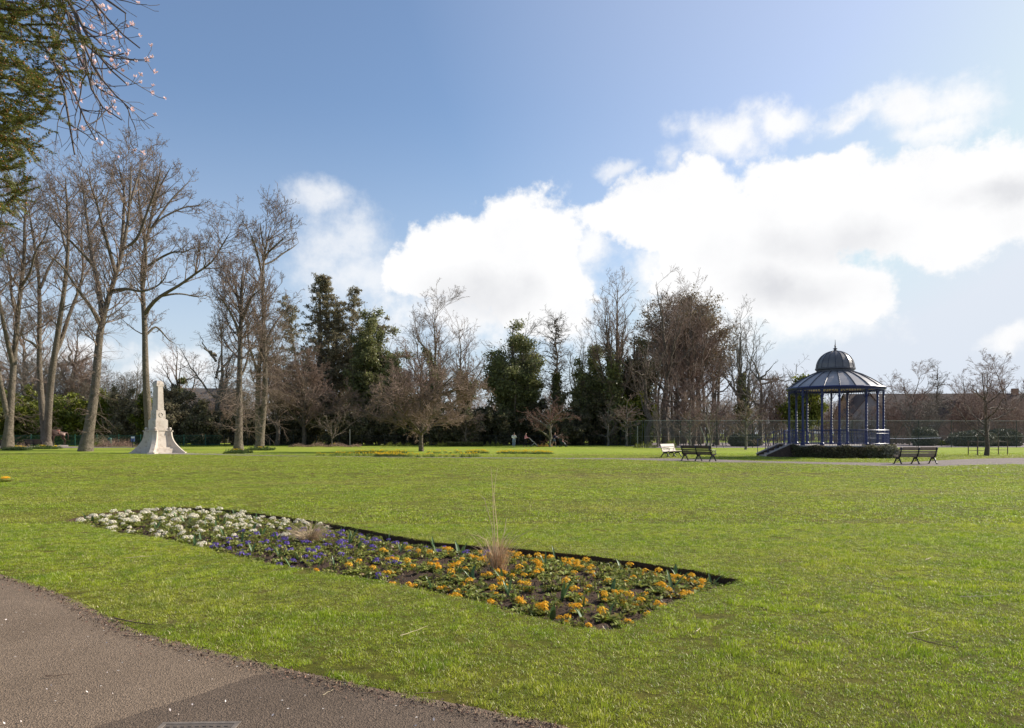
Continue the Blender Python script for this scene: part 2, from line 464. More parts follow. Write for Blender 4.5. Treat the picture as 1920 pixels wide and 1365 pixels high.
def edge_dist(poly, X, Y):
    best = np.full(len(X), 1e9); n = len(poly)
    for i in range(n):
        a = np.array(poly[i]); b = np.array(poly[(i+1) % n]); ab = b-a
        t = np.clip(((X-a[0])*ab[0]+(Y-a[1])*ab[1])/max(ab @ ab, 1e-9), 0, 1)
        best = np.minimum(best, np.hypot(X-a[0]-t*ab[0], Y-a[1]-t*ab[1]))
    return best

def lawn():
    S = 900.0
    outer = [(-S, -60), (S, -60), (S, 1500), (-S, 1500)]
    vs = [Vector(p) for p in outer]+[Vector((p.x, p.y)) for p in BED]
    n = len(BED)
    es = [(i, (i+1) % 4) for i in range(4)]+[(4+i, 4+(i+1) % n) for i in range(n)]
    v, e, f, _, _, _ = delaunay_2d_cdt(vs, es, [], 1, 1e-5)
    cen = np.array([[sum(v[i][0] for i in t)/len(t), sum(v[i][1] for i in t)/len(t)] for t in f])
    ins = inside(BEDN, cen[:, 0], cen[:, 1])
    mb = MB(); mb.add([(p[0], p[1], 0) for p in v], [tuple(t) for t, k in zip(f, ins) if not k])
    tag(mb.build('lawn', M_lawn, fix=False), kind='structure')
lawn()

def soil():
    """sunken bed of dark earth with a cut turf edge all round"""
    x0, y0 = BEDN.min(0)-0.3; x1, y1 = BEDN.max(0)+0.3
    st = 0.05; nx = int((x1-x0)/st); ny = int((y1-y0)/st)
    X, Y = np.meshgrid(np.linspace(x0, x1, nx), np.linspace(y0, y1, ny))
    rng = np.random.default_rng(5)
    Z = np.zeros_like(X)
    e = edge_dist(BEDN, X.ravel(), Y.ravel()).reshape(X.shape); ins = inside(BEDN, X.ravel(), Y.ravel()).reshape(X.shape)
    Z = -0.125+0.075*np.clip(e/0.7, 0, 1)**0.7+rng.normal(size=X.shape)*0.012
    Z[~ins] = -0.125
    i = np.arange(ny-1)[:, None]*nx+np.arange(nx-1)[None]
    Q = np.stack([i, i+1, i+1+nx, i+nx], -1).reshape(-1, 4)
    keep = (ins | (e < 0.15))[:-1, :-1].ravel()
    me = np_mesh('soil', np.stack([X, Y, Z], -1), Q[keep], M_soil)
    o = tag(link('flower_bed_soil', me), kind='structure')
    mb = MB(); n = len(BED)
    rr = random.Random(3)
    low = [(p.x+rr.uniform(-.02, .02), p.y+rr.uniform(-.02, .02), -0.17) for p in BED]
    mb.add([(p.x, p.y, 0.0) for p in BED]+low, [(k, (k+1) % n, n+(k+1) % n, n+k) for k in range(n)])
    tag(mb.build('turf_edge', M_soil, fix=False), kind='structure')
soil()

PATH = [G(-700, 985), G(-300, 1020), G(0, 1077), G(80, 1101), G(150, 1130), G(205, 1156), G(260, 1185), G(370, 1214), G(480, 1240), G(590, 1266), G(700, 1290), G(850, 1321), G(1000, 1350), G(1080, 1368)]
PATH = [(p.x, p.y) for p in PATH]+[(1.4, 3.6), (3.2, 2.9), (7, 1.5), (14, -2.5)]
PATHP = PATH+[(12, -7), (2, -2.2), (-3, 0.2), (-9, 4), (-22, 13), (-30, 22)]
def sheet(name, poly, z, m):
    mb = MB(); mb.add([(x, y, z) for x, y in poly], [tuple(range(len(poly)))])
    return tag(mb.build(name, m), kind='structure')
def jag(poly, amp, step, seed):
    r = random.Random(seed); out = []
    for i in range(len(poly)-1):
        a, b = poly[i], poly[i+1]; n = max(1, int(math.dist(a, b)/step))
        for k in range(n):
            t = k/n; out.append((a[0]+(b[0]-a[0])*t+r.uniform(-amp, amp), a[1]+(b[1]-a[1])*t+r.uniform(-amp, amp)))
    return out+[poly[-1]]
sheet('lawn', jag([(-880, 57), (-120, 57), (120, 57), (880, 57)], 1.2, 2.0, 9)+[(880, 1450), (-880, 1450)], 0.005, M_lawn2)
PATHJ = jag(PATH, 0.012, 0.08, 2)
sheet('path', PATHJ+PATHP[len(PATH):], 0.004, M_path)
# the newer dark tarmac laid over the near part
dk = [G(60, 1400), G(215, 1355), G(290, 1330), G(350, 1312), G(420, 1288), G(480, 1268), G(520, 1262), G(560, 1264), G(680, 1296), G(760, 1311), G(850, 1334), G(1000, 1362), G(1080, 1385)]
dk = [(p.x, p.y) for p in dk]
sheet('path_patch', jag(dk, 0.008, 0.05, 4)+[(1.6, 2.9), (3.0, 2.0), (6, 0.5), (10, -5), (2, -2.0), (-1.9, 1.2), (-2.8, 2.6)], 0.008, M_dark)
# far path that crosses the park in front of the bandstand
up = [(300, 849.6), (560, 855.0), (800, 857.3), (1000, 858.6), (1150, 859.4), (1230, 859.8), (1262, 859.8), (1330, 861.4), (1420, 864.5), (1560, 867.0), (1680, 868.0), (1740, 864.5), (1800, 861.3), (1860, 859.6), (1920, 858.6), (2300, 855)]
lo = [(2300, 880), (1960, 873.5), (1900, 870.5), (1820, 872.5), (1760, 874.5), (1650, 874.3), (1540, 870.5), (1420, 867.6), (1340, 867.2), (1250, 864.6), (1150, 861.6), (1000, 860.2), (800, 858.5), (560, 856.0), (300, 851.6)]
up_far, lo_far = up, lo
sheet('far_path', [(p.x, p.y) for p in (G(*q) for q in up+lo)], 0.010, M_far)
up = [(-300, 836.4), (0, 836.6), (120, 837.0), (262, 838.2)]; lo = [(262, 839.4), (120, 840.2), (40, 841.0), (0, 841.6), (-300, 844)]
sheet('side_path', [(p.x, p.y) for p in (G(*q) for q in up+lo)], 0.012, M_far)
M_court = mat('court_surface', (0.30, 0.24, 0.24), 0.9, (0.37, 0.30, 0.29), 0.3)
sheet('tennis_court', [(15, 110), (15.5, 82.5), (32, 84.3), (70, 87), (95, 89), (95, 128), (15, 128)], 0.012, M_court)

# ------------------------------------------------------------------ grass blades on the near lawn
def blades(name, n, rad, h, wd, seed, lean=0.6, clump=0.5):
    rng = np.random.default_rng(seed)
    r = rad*np.sqrt(rng.random(n)); a = rng.random(n)*2*PI
    P = np.stack([r*np.cos(a), r*np.sin(a), np.zeros(n)], 1)
    hh = h*(0.45+0.8*rng.random(n))*(1-clump*(r/rad)**2); 
    da = rng.random(n)*2*PI; ln = lean*hh*(0.2+1.1*rng.random(n))
    D = np.stack([np.cos(da)*ln, np.sin(da)*ln, hh], 1)
    sd = rng.random(n)*PI; S = np.stack([np.cos(sd), np.sin(sd), np.zeros(n)], 1)*(wd*(0.6+0.7*rng.random(n)))[:, None]/2
    mid = P+D*np.array([0.35, 0.35, 0.62])
    V = np.stack([P-S, P+S, mid+S*0.8, mid-S*0.8, P+D], 1)
    b = np.arange(n)[:, None]*5
    T = np.concatenate([b+np.array([[0, 1, 2]]), b+np.array([[0, 2, 3]]), b+np.array([[3, 2, 4]])])
    return np_mesh(name, V, T, M_blade)

def grass(name, pos, coll, seed, smin, smax, zs=None):
    rng = np.random.default_rng(seed); n = len(pos)
    me = bpy.data.meshes.new(name); me.vertices.add(n); me.vertices.foreach_set('co', pos.astype(np.float32).ravel())
    at = me.attributes.new('rot', 'FLOAT_VECTOR', 'POINT')
    rot = np.zeros((n, 3), np.float32); rot[:, 2] = rng.random(n)*6.28; rot[:, :2] = rng.normal(size=(n, 2))*0.09; at.data.foreach_set('vector', rot.ravel())
    at = me.attributes.new('size', 'FLOAT_VECTOR', 'POINT')
    s = smin+(smax-smin)*rng.random(n)
    sz = np.stack([s, s, s*(zs if zs is not None else 1)], 1).astype(np.float32); at.data.foreach_set('vector', sz.ravel())
    o = link(name, me)
    ng = bpy.data.node_groups.new(name, 'GeometryNodeTree')
    ng.interface.new_socket('Geometry', in_out='INPUT', socket_type='NodeSocketGeometry')
    ng.interface.new_socket('Geometry', in_out='OUTPUT', socket_type='NodeSocketGeometry')
    N = ng.nodes; L = ng.links
    gi = N.new('NodeGroupInput'); go = N.new('NodeGroupOutput'); ip = N.new('GeometryNodeInstanceOnPoints'); ci = N.new('GeometryNodeCollectionInfo')
    ci.inputs['Collection'].default_value = coll; ci.inputs['Separate Children'].default_value = True
    ip.inputs['Pick Instance'].default_value = True
    ra = N.new('GeometryNodeInputNamedAttribute'); ra.data_type = 'FLOAT_VECTOR'; ra.inputs['Name'].default_value = 'rot'
    sa = N.new('GeometryNodeInputNamedAttribute'); sa.data_type = 'FLOAT_VECTOR'; sa.inputs['Name'].default_value = 'size'
    rv = N.new('FunctionNodeRandomValue'); rv.data_type = 'INT'; rv.inputs['Min'].default_value = 0; rv.inputs['Max'].default_value = len(coll.objects)-1
    L.new(gi.outputs[0], ip.inputs['Points']); L.new(ci.outputs[0], ip.inputs['Instance'])
    L.new(rv.outputs['Value'] if False else [q for q in rv.outputs if q.type == 'INT'][0], ip.inputs['Instance Index'])
    L.new(ra.outputs['Attribute'], ip.inputs['Rotation']); L.new(sa.outputs['Attribute'], ip.inputs['Scale'])
    L.new(ip.outputs[0], go.inputs[0])
    m = o.modifiers.new('grass', 'NODES'); m.node_group = ng
    return tag(o, kind='stuff')

def tuft_coll(name, specs):
    c = bpy.data.collections.new(name)
    for i, sp in enumerate(specs):
        o = bpy.data.objects.new('grass_tuft', blades('grass_tuft', *sp)); c.objects.link(o)
    return c

def vnoise(X, Y, s, seed):
    r = np.random.default_rng(seed).random((64, 64)); x = X/s; y = Y/s
    i = np.floor(x).astype(int); j = np.floor(y).astype(int); u = x-i; v = y-j; u = u*u*(3-2*u); v = v*v*(3-2*v)
    g = lambda a, b: r[a % 64, b % 64]
    return g(i, j)*(1-u)*(1-v)+g(i+1, j)*u*(1-v)+g(i, j+1)*(1-u)*v+g(i+1, j+1)*u*v

def scatter(y0, y1, st, seed, margin=1.5):
    rng = np.random.default_rng(seed)
    w = y1*0.72+margin
    X, Y = np.meshgrid(np.arange(-w, w, st), np.arange(y0, y1, st)); X = X.ravel(); Y = Y.ravel()
    X = X+rng.uniform(-st/2, st/2, len(X)); Y = Y+rng.uniform(-st/2, st/2, len(Y))
    k = np.abs(X) < Y*0.72+margin
    return X[k], Y[k]

PN = np.array(PATHP); DN = None
def lawn_filter(X, Y, pad):
    ib = inside(BEDN, X, Y); eb = edge_dist(BEDN, X, Y)
    ip = inside(PN, X, Y); ep = edge_dist(PN, X, Y)
    return (~ib | (eb < 0.015)) & ~(ib & (eb > 0.015)) & (~ip | (ep < 0.03)) & ((~ib & (eb > pad*0.3)) | ib)

near = tuft_coll('near_tufts', [(60, 0.060, 0.026, 0.0025, 11, 0.9), (52, 0.055, 0.031, 0.0025, 12, 1.0), (64, 0.065, 0.022, 0.0024, 13, 1.1), (40, 0.045, 0.040, 0.0027, 14, 0.9), (60, 0.07, 0.019, 0.0027, 15, 1.3)])
farc = tuft_coll('far_tufts', [(60, 0.16, 0.034, 0.007, 21, 1.0, .3), (60, 0.15, 0.045, 0.007, 22, 0.9, .3), (60, 0.18, 0.028, 0.007, 23, 1.1, .3)])
X, Y = scatter(2.0, 13.5, 0.060, 31, 5.0)
k = lawn_filter(X, Y, 0.03); X = X[k]; Y = Y[k]
hgt = 0.42+1.15*vnoise(X, Y, 0.24, 8)**2.6+0.5*vnoise(X, Y, 0.10, 9)**2
bare = (vnoise(X, Y, 0.42, 4)*0.5+vnoise(X, Y, 0.13, 5)*0.5)
ep = edge_dist(PN, X, Y)
k = bare+0.10*np.clip(1-ep/0.5, 0, 1) < 0.80
X, Y, hgt = X[k], Y[k], hgt[k]
grass('grass', np.stack([X, Y, np.zeros_like(X)], 1), near, 1, 0.85, 1.25, hgt)
X, Y = scatter(13.2, 32, 0.155, 32, 8)
k = lawn_filter(X, Y, 0.05) & (np.random.default_rng(2).random(len(X)) < np.clip((36-Y)/14, 0, 1)); X = X[k]; Y = Y[k]
grass('grass', np.stack([X, Y, np.zeros_like(X)], 1), farc, 2, 0.8, 1.2, (0.35+0.8*vnoise(X, Y, 0.7, 6)**1.3))

X, Y = scatter(31, 62, 0.30, 33, 10)
k = np.random.default_rng(3).random(len(X)) < np.clip((Y-29)/4, 0, 1)*np.clip((68-Y)/14, 0, 1)
FP = np.array([(p.x, p.y) for p in (G(*q) for q in up_far+lo_far)])
k &= ~inside(FP, X, Y) & (np.hypot(X-22.5, Y-52) > 3.7)
X, Y = X[k], Y[k]
grass('grass', np.stack([X, Y, np.zeros_like(X)], 1), farc, 3, 1.5, 2.3, (0.25+0.5*vnoise(X, Y, 1.3, 6)**1.3))
# ------------------------------------------------------------------ trees
B_lime = bark_mat('lime_bark', (0.145, 0.115, 0.085), (0.21, 0.17, 0.13), (0.095, 0.085, 0.055))
B_brown = bark_mat('brown_bark', (0.13, 0.10, 0.075), (0.19, 0.15, 0.11), (0.09, 0.075, 0.055))
B_grey = bark_mat('grey_bark', (0.17, 0.155, 0.125), (0.24, 0.215, 0.17), (0.12, 0.11, 0.08))
T_lime = mat('lime_twig', (0.185, 0.135, 0.105), 0.8, (0.24, 0.175, 0.135), 0.6)
T_brown = mat('brown_twig', (0.215, 0.145, 0.110), 0.8, (0.27, 0.19, 0.145), 0.6)
T_red = mat('red_twig', (0.20, 0.095, 0.075), 0.8, (0.16, 0.10, 0.075), 0.5)
T_grey = mat('grey_twig', (0.145, 0.125, 0.10), 0.8, (0.20, 0.17, 0.135), 0.6)
L_ivy = mat('ivy_leaf', (0.155, 0.172, 0.062), 0.45, (0.235, 0.24, 0.095), 0.5, trans=0.38, island=0.55, rgb3=(0.23, 0.20, 0.095), spec=.4)
L_cyp = mat('cypress_leaf', (0.205, 0.190, 0.110), 0.7, (0.26, 0.225, 0.135), 0.4, trans=0.4, island=0.5, rgb3=(0.30, 0.23, 0.15))
L_pine = mat('pine_leaf', (0.155, 0.125, 0.068), 0.7, (0.20, 0.150, 0.090), 0.4, trans=0.35, island=0.4)
L_laurel = mat('laurel_leaf', (0.13, 0.155, 0.020), 0.4, (0.23, 0.24, 0.035), 0.35, trans=0.3, island=0.5, rgb3=(0.08, 0.10, 0.020))
L_dark = mat('dark_leaf', (0.105, 0.105, 0.052), 0.6, (0.165, 0.150, 0.075), 0.35, trans=0.35, rgb3=(0.20, 0.15, 0.095), island=0.5)

TREES = {}
def cap(C, Rr, n, rng):
    if len(C) <= n: return C, Rr
    k = rng.permutation(len(C))[:n]; return C[k], Rr[k]

def finish(name, label, cat, d, prim, crown, bark, twig, group=None, base=None, ivy=None, leafm=None, extra=None):
    """an Empty at the foot, trunk, crown, and ivy or foliage as children; all points are world coordinates"""
    base = np.array(base, float)
    t = thing(name, label, cat, tuple(base), 0, group)
    sub = lambda g: [(P-base, Rd, s) for P, Rd, s in g]
    link('trunk', tube_mesh('trunk', sub(prim), bark), t)
    if crown: link('crown', tube_mesh('crown', sub(crown), twig, False), t)
    if leafm:
        for nm, pts, size, m, asp, sd in leafm:
            link(nm, leaves(nm, pts-base, size, np.random.default_rng(sd), m, asp), t)
    return t

def stack(lst, K=14):
    A = [resample(p, r, K) for p, r in lst]
    return np.array([a[0] for a in A]), np.array([a[1] for a in A])

def twigs(P, Rd, rng, lm=(99, 99, 99, 99), dens=(0.55, 1.1, 1.9, 3.0), lf=(0.38, 0.42, 0.45, 0.5), caps=(400, 1500, 7000, 20000), up=0.10, ang=(30, 60), wig=0.15, tr0=0.25, minr=0.008, upstart=0.1, levels=4):
    g = []; cur = (P, Rd)
    for i in range(levels):
        C, Rr = grow(cur[0], cur[1], rng, dens[i], tr=(tr0 if i == 0 else 0.22, 1.0), ang=ang, lf=lf[i], taper=0.38, rf=0.6, K=(8, 6, 4, 3)[i], up=up*(1 if i < 2 else 0.6), wig=wig*(0.7 if i == 0 else 1), upstart=upstart, lmax=lm[i])
        C, Rr = cap(C, Rr, caps[i], rng)
        Rr = np.maximum(Rr, minr*(1.6, 1.3, 1.0, 0.75)[i])
        g.append((C, Rr, (5, 4, 3, 3)[i])); cur = (C, Rr)
    return g

# the tall bare limes on the left: main limbs follow the photograph, each at its own depth
def limb(pts, d, r0, r1, dep=0.0):
    """pts in photograph pixels, dep = how far the tip leans towards or away from the lens"""
    n = len(pts); out = []
    for i, (x, y) in enumerate(pts):
        out.append(W(x, y, d+dep*i/(n-1)))
    m = d/F
    rr_ = [(r0+(r1-r0)*(i/(n-1))**0.8)*m for i in range(n)]; rr_[-1] *= 0.3
    return out, rr_

def hero(label, d, limbs, seed, group='tall bare limes on the left', dens=(1.6, 2.7, 4.2, 5.5), bark=None, twig=None, caps=(800, 5200, 26000, 80000), lf=(0.34, 0.42, 0.46, 0.5), up=0.065, base=None, low=None, ivy=None):
    rng = np.random.default_rng(seed)
    ls = []
    for k, (p, r0, r1, off, dep) in enumerate(limbs):
        dd = d+off; start = None
        if k:       # each limb leaves its parent at the parent's own depth
            best = 1e9
            for q, rq in ls:
                for i in range(len(q)-1):
                    for f in (0, .25, .5, .75, 1.0):
                        v = q[i].lerp(q[i+1], f); px = 960+v.x/v.y*F; py = HZ-(v.z-EYE)/v.y*F; e = math.hypot(px-p[0][0], py-p[0][1])
                        if e < best: best = e; start = v; rs = (rq[i]*(1-f)+rq[i+1]*f)
            if best < 14: dd = start.y
            else: start = None
        q, rq = limb(p, dd, r0, r1, dep)
        if start is not None:
            q[0] = start.copy(); rq[0] = min(rq[0], rs*.85)
            for j in range(1, len(rq)): rq[j] = min(rq[j], rq[0])
        rq = [a*(1-.28*(j/(len(rq)-1))) for j, a in enumerate(rq)]
        ls.append((q, rq))
    b = ls[0][0][0]; b.z = -0.05
    # root flare
    P, Rd = stack(ls, 16); Rd[0, 0] *= 1.35; Rd[0, 1] *= 1.06
    g = twigs(P, Rd, rng, (3.9, 2.6, 1.5, 0.9), dens, lf, caps, up=up, tr0=0.34, ang=(35, 70), minr=.0125)
    cr = g
    if low:      # the skirt of fine shoots limes carry on the lower trunk
        n, z0, z1, ln = low
        t = rng.random(n); f = z0+(z1-z0)*rng.random(n)
        i0 = (f*15).astype(int); pos = P[0, i0]
        a = rng.random(n)*2*PI; K = 5; C = np.empty((n, K, 3)); C[:, 0] = pos
        dd = np.stack([np.cos(a), np.sin(a), rng.uniform(-.35, .35, n)], 1); L = ln*(0.4+0.9*rng.random(n))[:, None]/(K-1)
        for k in range(1, K):
            dd = nrm(dd+rng.normal(size=(n, 3))*0.22-np.array([0, 0, 0.05])); C[:, k] = C[:, k-1]+dd*L
        R1 = np.linspace(0.022, 0.008, K)[None]*np.ones((n, 1))
        C2, R2 = grow(C, R1, rng, 2.2, lf=0.5, K=4, ang=(25, 55), up=-0.02); R2 = np.maximum(R2, 0.007)
        cr = g+[(C, R1, 3), (C2, R2, 3)]
    lf_ = None
    if ivy:
        n, f0, f1, j = ivy
        pts = along(P[:1], n, rng, j, (f0, f1)); lf_ = [('ivy', pts, 0.22, L_ivy, 0.8, seed)]
    return finish('lime_tree', label, 'tree', d, [(P, Rd, 10)], cr, bark or B_lime, twig or T_lime, group, base=(b.x, b.y, 0), leafm=lf_)

hero('leftmost tall bare tree at the frame edge, its trunk forking low', 76, [
    ([(14, 843), (17, 800), (20, 760), (24, 700), (28, 650), (33, 600), (38, 540), (48, 480), (44, 420), (50, 360)], 9, 2.5, 0, 2),
    ([(14, 790), (4, 740), (-4, 690), (-12, 620), (-30, 520), (-45, 430)], 6, 2, 0, -2),
    ([(22, 690), (14, 640), (2, 585), (-8, 520), (-2, 440), (6, 380)], 5, 1.6, 0, -4),
    ([(33, 600), (22, 560), (18, 500), (8, 460)], 4, 1.2, 0, 3),
    ([(38, 540), (58, 510), (66, 470), (88, 440), (95, 400)], 3, 1, 0, -3),
    ([(-30, 520), (-60, 480), (-90, 430)], 3.5, 1.2, -1, -3)], 101, low=(60, 0.1, 0.5, 2.2))
hero('tall bare tree with two stems rising from one foot, left of the bronze horse', 88, [
    ([(88, 838), (84, 810), (80, 775), (76, 740), (74, 700), (73, 640), (74, 590), (76, 540), (71, 505), (66, 460), (58, 420), (52, 380)], 8, 2.2, 0, 2),
    ([(88, 836), (90, 790), (91, 750), (97, 700), (104, 655), (112, 600), (121, 545), (128, 480), (130, 420), (124, 370), (122, 330)], 9, 2.2, 0, -2),
    ([(106, 668), (118, 635), (125, 600), (140, 565), (154, 530), (158, 500), (150, 450), (158, 400)], 5, 1.5, 0, 4),
    ([(66, 650), (58, 640), (42, 635), (40, 620), (46, 600)], 3, 1, 0, -3),
    ([(76, 540), (92, 500), (112, 470), (130, 440)], 3.6, 1, 1, 3),
    ([(128, 480), (116, 440), (112, 400), (100, 350)], 3, 1, 0, 3)], 102, low=(80, 0.1, 0.5, 2.4))
hero('tallest bare tree, its leaning trunk forked in three, left of the memorial', 67, [
    ([(160, 847), (165, 815), (171, 780), (178, 740), (182, 700), (184, 650), (186, 610), (190, 590), (200, 575), (210, 545), (217, 515), (226, 480), (236, 455), (240, 420), (243, 385), (245, 345), (246, 315)], 10.5, 2.4, 0, 3),
    ([(186, 605), (180, 590), (170, 575), (158, 558), (140, 535), (120, 500), (96, 482), (84, 470)], 5, 1.4, 0, -4),
    ([(190, 592), (189, 560), (184, 530), (176, 500), (170, 470), (167, 440), (162, 400), (156, 360), (150, 320)], 6.5, 1.8, 0, 4),
    ([(176, 503), (160, 480), (140, 460), (120, 440), (104, 415), (90, 405)], 3.4, 1.1, 3, -3),
    ([(217, 515), (208, 480), (200, 450), (190, 420), (184, 385), (170, 350), (162, 315)], 4.6, 1.4, 1, -4),
    ([(228, 478), (230, 440), (232, 400), (234, 360), (226, 330), (222, 305)], 4.4, 1.4, 1, 3),
    ([(167, 440), (182, 420), (190, 400), (200, 370), (210, 330)], 3.2, 1.1, 3, 4),
    ([(215, 545), (240, 540), (262, 548), (285, 542), (298, 535), (312, 520), (316, 500)], 3.2, 1.0, 0, -5),
    ([(240, 470), (258, 450), (275, 400), (290, 360), (298, 335), (302, 315)], 3.6, 1.2, 2, -3),
    ([(243, 380), (256, 340), (264, 318), (268, 298)], 2.8, 1.0, 2, 3)], 103, low=(90, 0.1, 0.5, 2.2))
hero('tall bare tree rising from behind the stone memorial with a long limb sweeping right', 84, [
    ([(284, 837), (280, 800), (276, 760), (273, 720), (272, 680), (272, 640), (272, 600), (268, 560), (265, 525), (264, 490), (272, 460), (280, 430), (288, 390), (292, 350), (294, 320)], 8.5, 2.0, 0, 2),
    ([(275, 585), (282, 570), (292, 560), (305, 552), (325, 542), (345, 530), (358, 520), (370, 508), (395, 498), (405, 488), (410, 465), (424, 450), (432, 435)], 4.2, 1.2, 0, -6),
    ([(268, 545), (272, 510), (274, 480), (272, 450), (268, 420), (262, 390), (258, 350), (262, 310)], 5, 1.5, 0, -3),
    ([(278, 440), (292, 415), (306, 395), (320, 375), (345, 350), (360, 335)], 3.6, 1.1, 2, 4),
    ([(276, 505), (290, 490), (310, 478), (330, 470), (345, 475), (360, 465), (375, 458)], 3, 0.9, 1, -4),
    ([(283, 430), (300, 410), (330, 395), (355, 385), (375, 388), (390, 378)], 2.8, 0.9, 2, 4),
    ([(288, 390), (300, 350), (312, 328), (322, 310)], 2.8, 0.9, 2, -3),
    ([(280, 628), (292, 610), (306, 625), (318, 640), (330, 645)], 2.6, 0.8, 0, 3),
    ([(300, 556), (330, 550), (350, 552), (370, 558), (385, 552), (400, 560)], 2.2, 0.7, 0, 4)], 104)
hero('bare tree with a straight pale trunk, first right of the stone memorial', 66, [
    ([(447, 848), (447, 815), (449, 780), (448, 740), (449, 700), (450, 660), (451, 620), (453, 580), (452, 540), (455, 510)], 7.8, 3.4, 0, 0),
    ([(450, 640), (444, 610), (432, 585), (422, 570), (416, 560), (398, 555)], 3.4, 1.2, 0, -3),
    ([(452, 590), (446, 560), (440, 530), (436, 515), (427, 505)], 3.2, 1.4, 0, 3),
    ([(453, 600), (464, 575), (472, 555), (482, 548), (490, 540)], 2.8, 1.2, 0, -2),
    ([(449, 715), (460, 690), (468, 655), (464, 620), (470, 600)], 2.6, 1.0, 0, 2)], 105, low=(150, 0.16, 0.75, 3.0), up=0.16, lf=(0.42, 0.5, 0.5, 0.5))
hero('tall slender twin trunked bare tree left of the broad cypress', 78, [
    ([(486, 842), (490, 810), (494, 770), (498, 730), (498, 690), (496, 650), (494, 610), (493, 570), (492, 530), (491, 505), (495, 475), (501, 448), (508, 425)], 7, 1.8, 0, 0),
    ([(484, 842), (484, 800), (483, 750), (485, 700), (488, 660), (492, 630)], 6.4, 4, 1, 0),
    ([(491, 515), (486, 490), (480, 465), (472, 445), (466, 430)], 3.6, 1.1, 0, -3),
    ([(500, 500), (512, 490), (530, 475), (548, 465), (560, 455)], 2.8, 0.9, 0, 3),
    ([(497, 480), (512, 465), (526, 452), (538, 440)], 2.8, 0.9, 0, -3),
    ([(496, 650), (508, 620), (520, 600), (534, 585), (545, 560)], 3.2, 1.0, 0, 3),
    ([(484, 700), (474, 670), (465, 640), (462, 610)], 2.8, 1.0, 1, -3),
    ([(497, 470), (492, 450), (489, 432), (488, 415)], 2.8, 0.9, 0, -2)], 106, low=(190, 0.18, 0.7, 3.2), up=0.13)

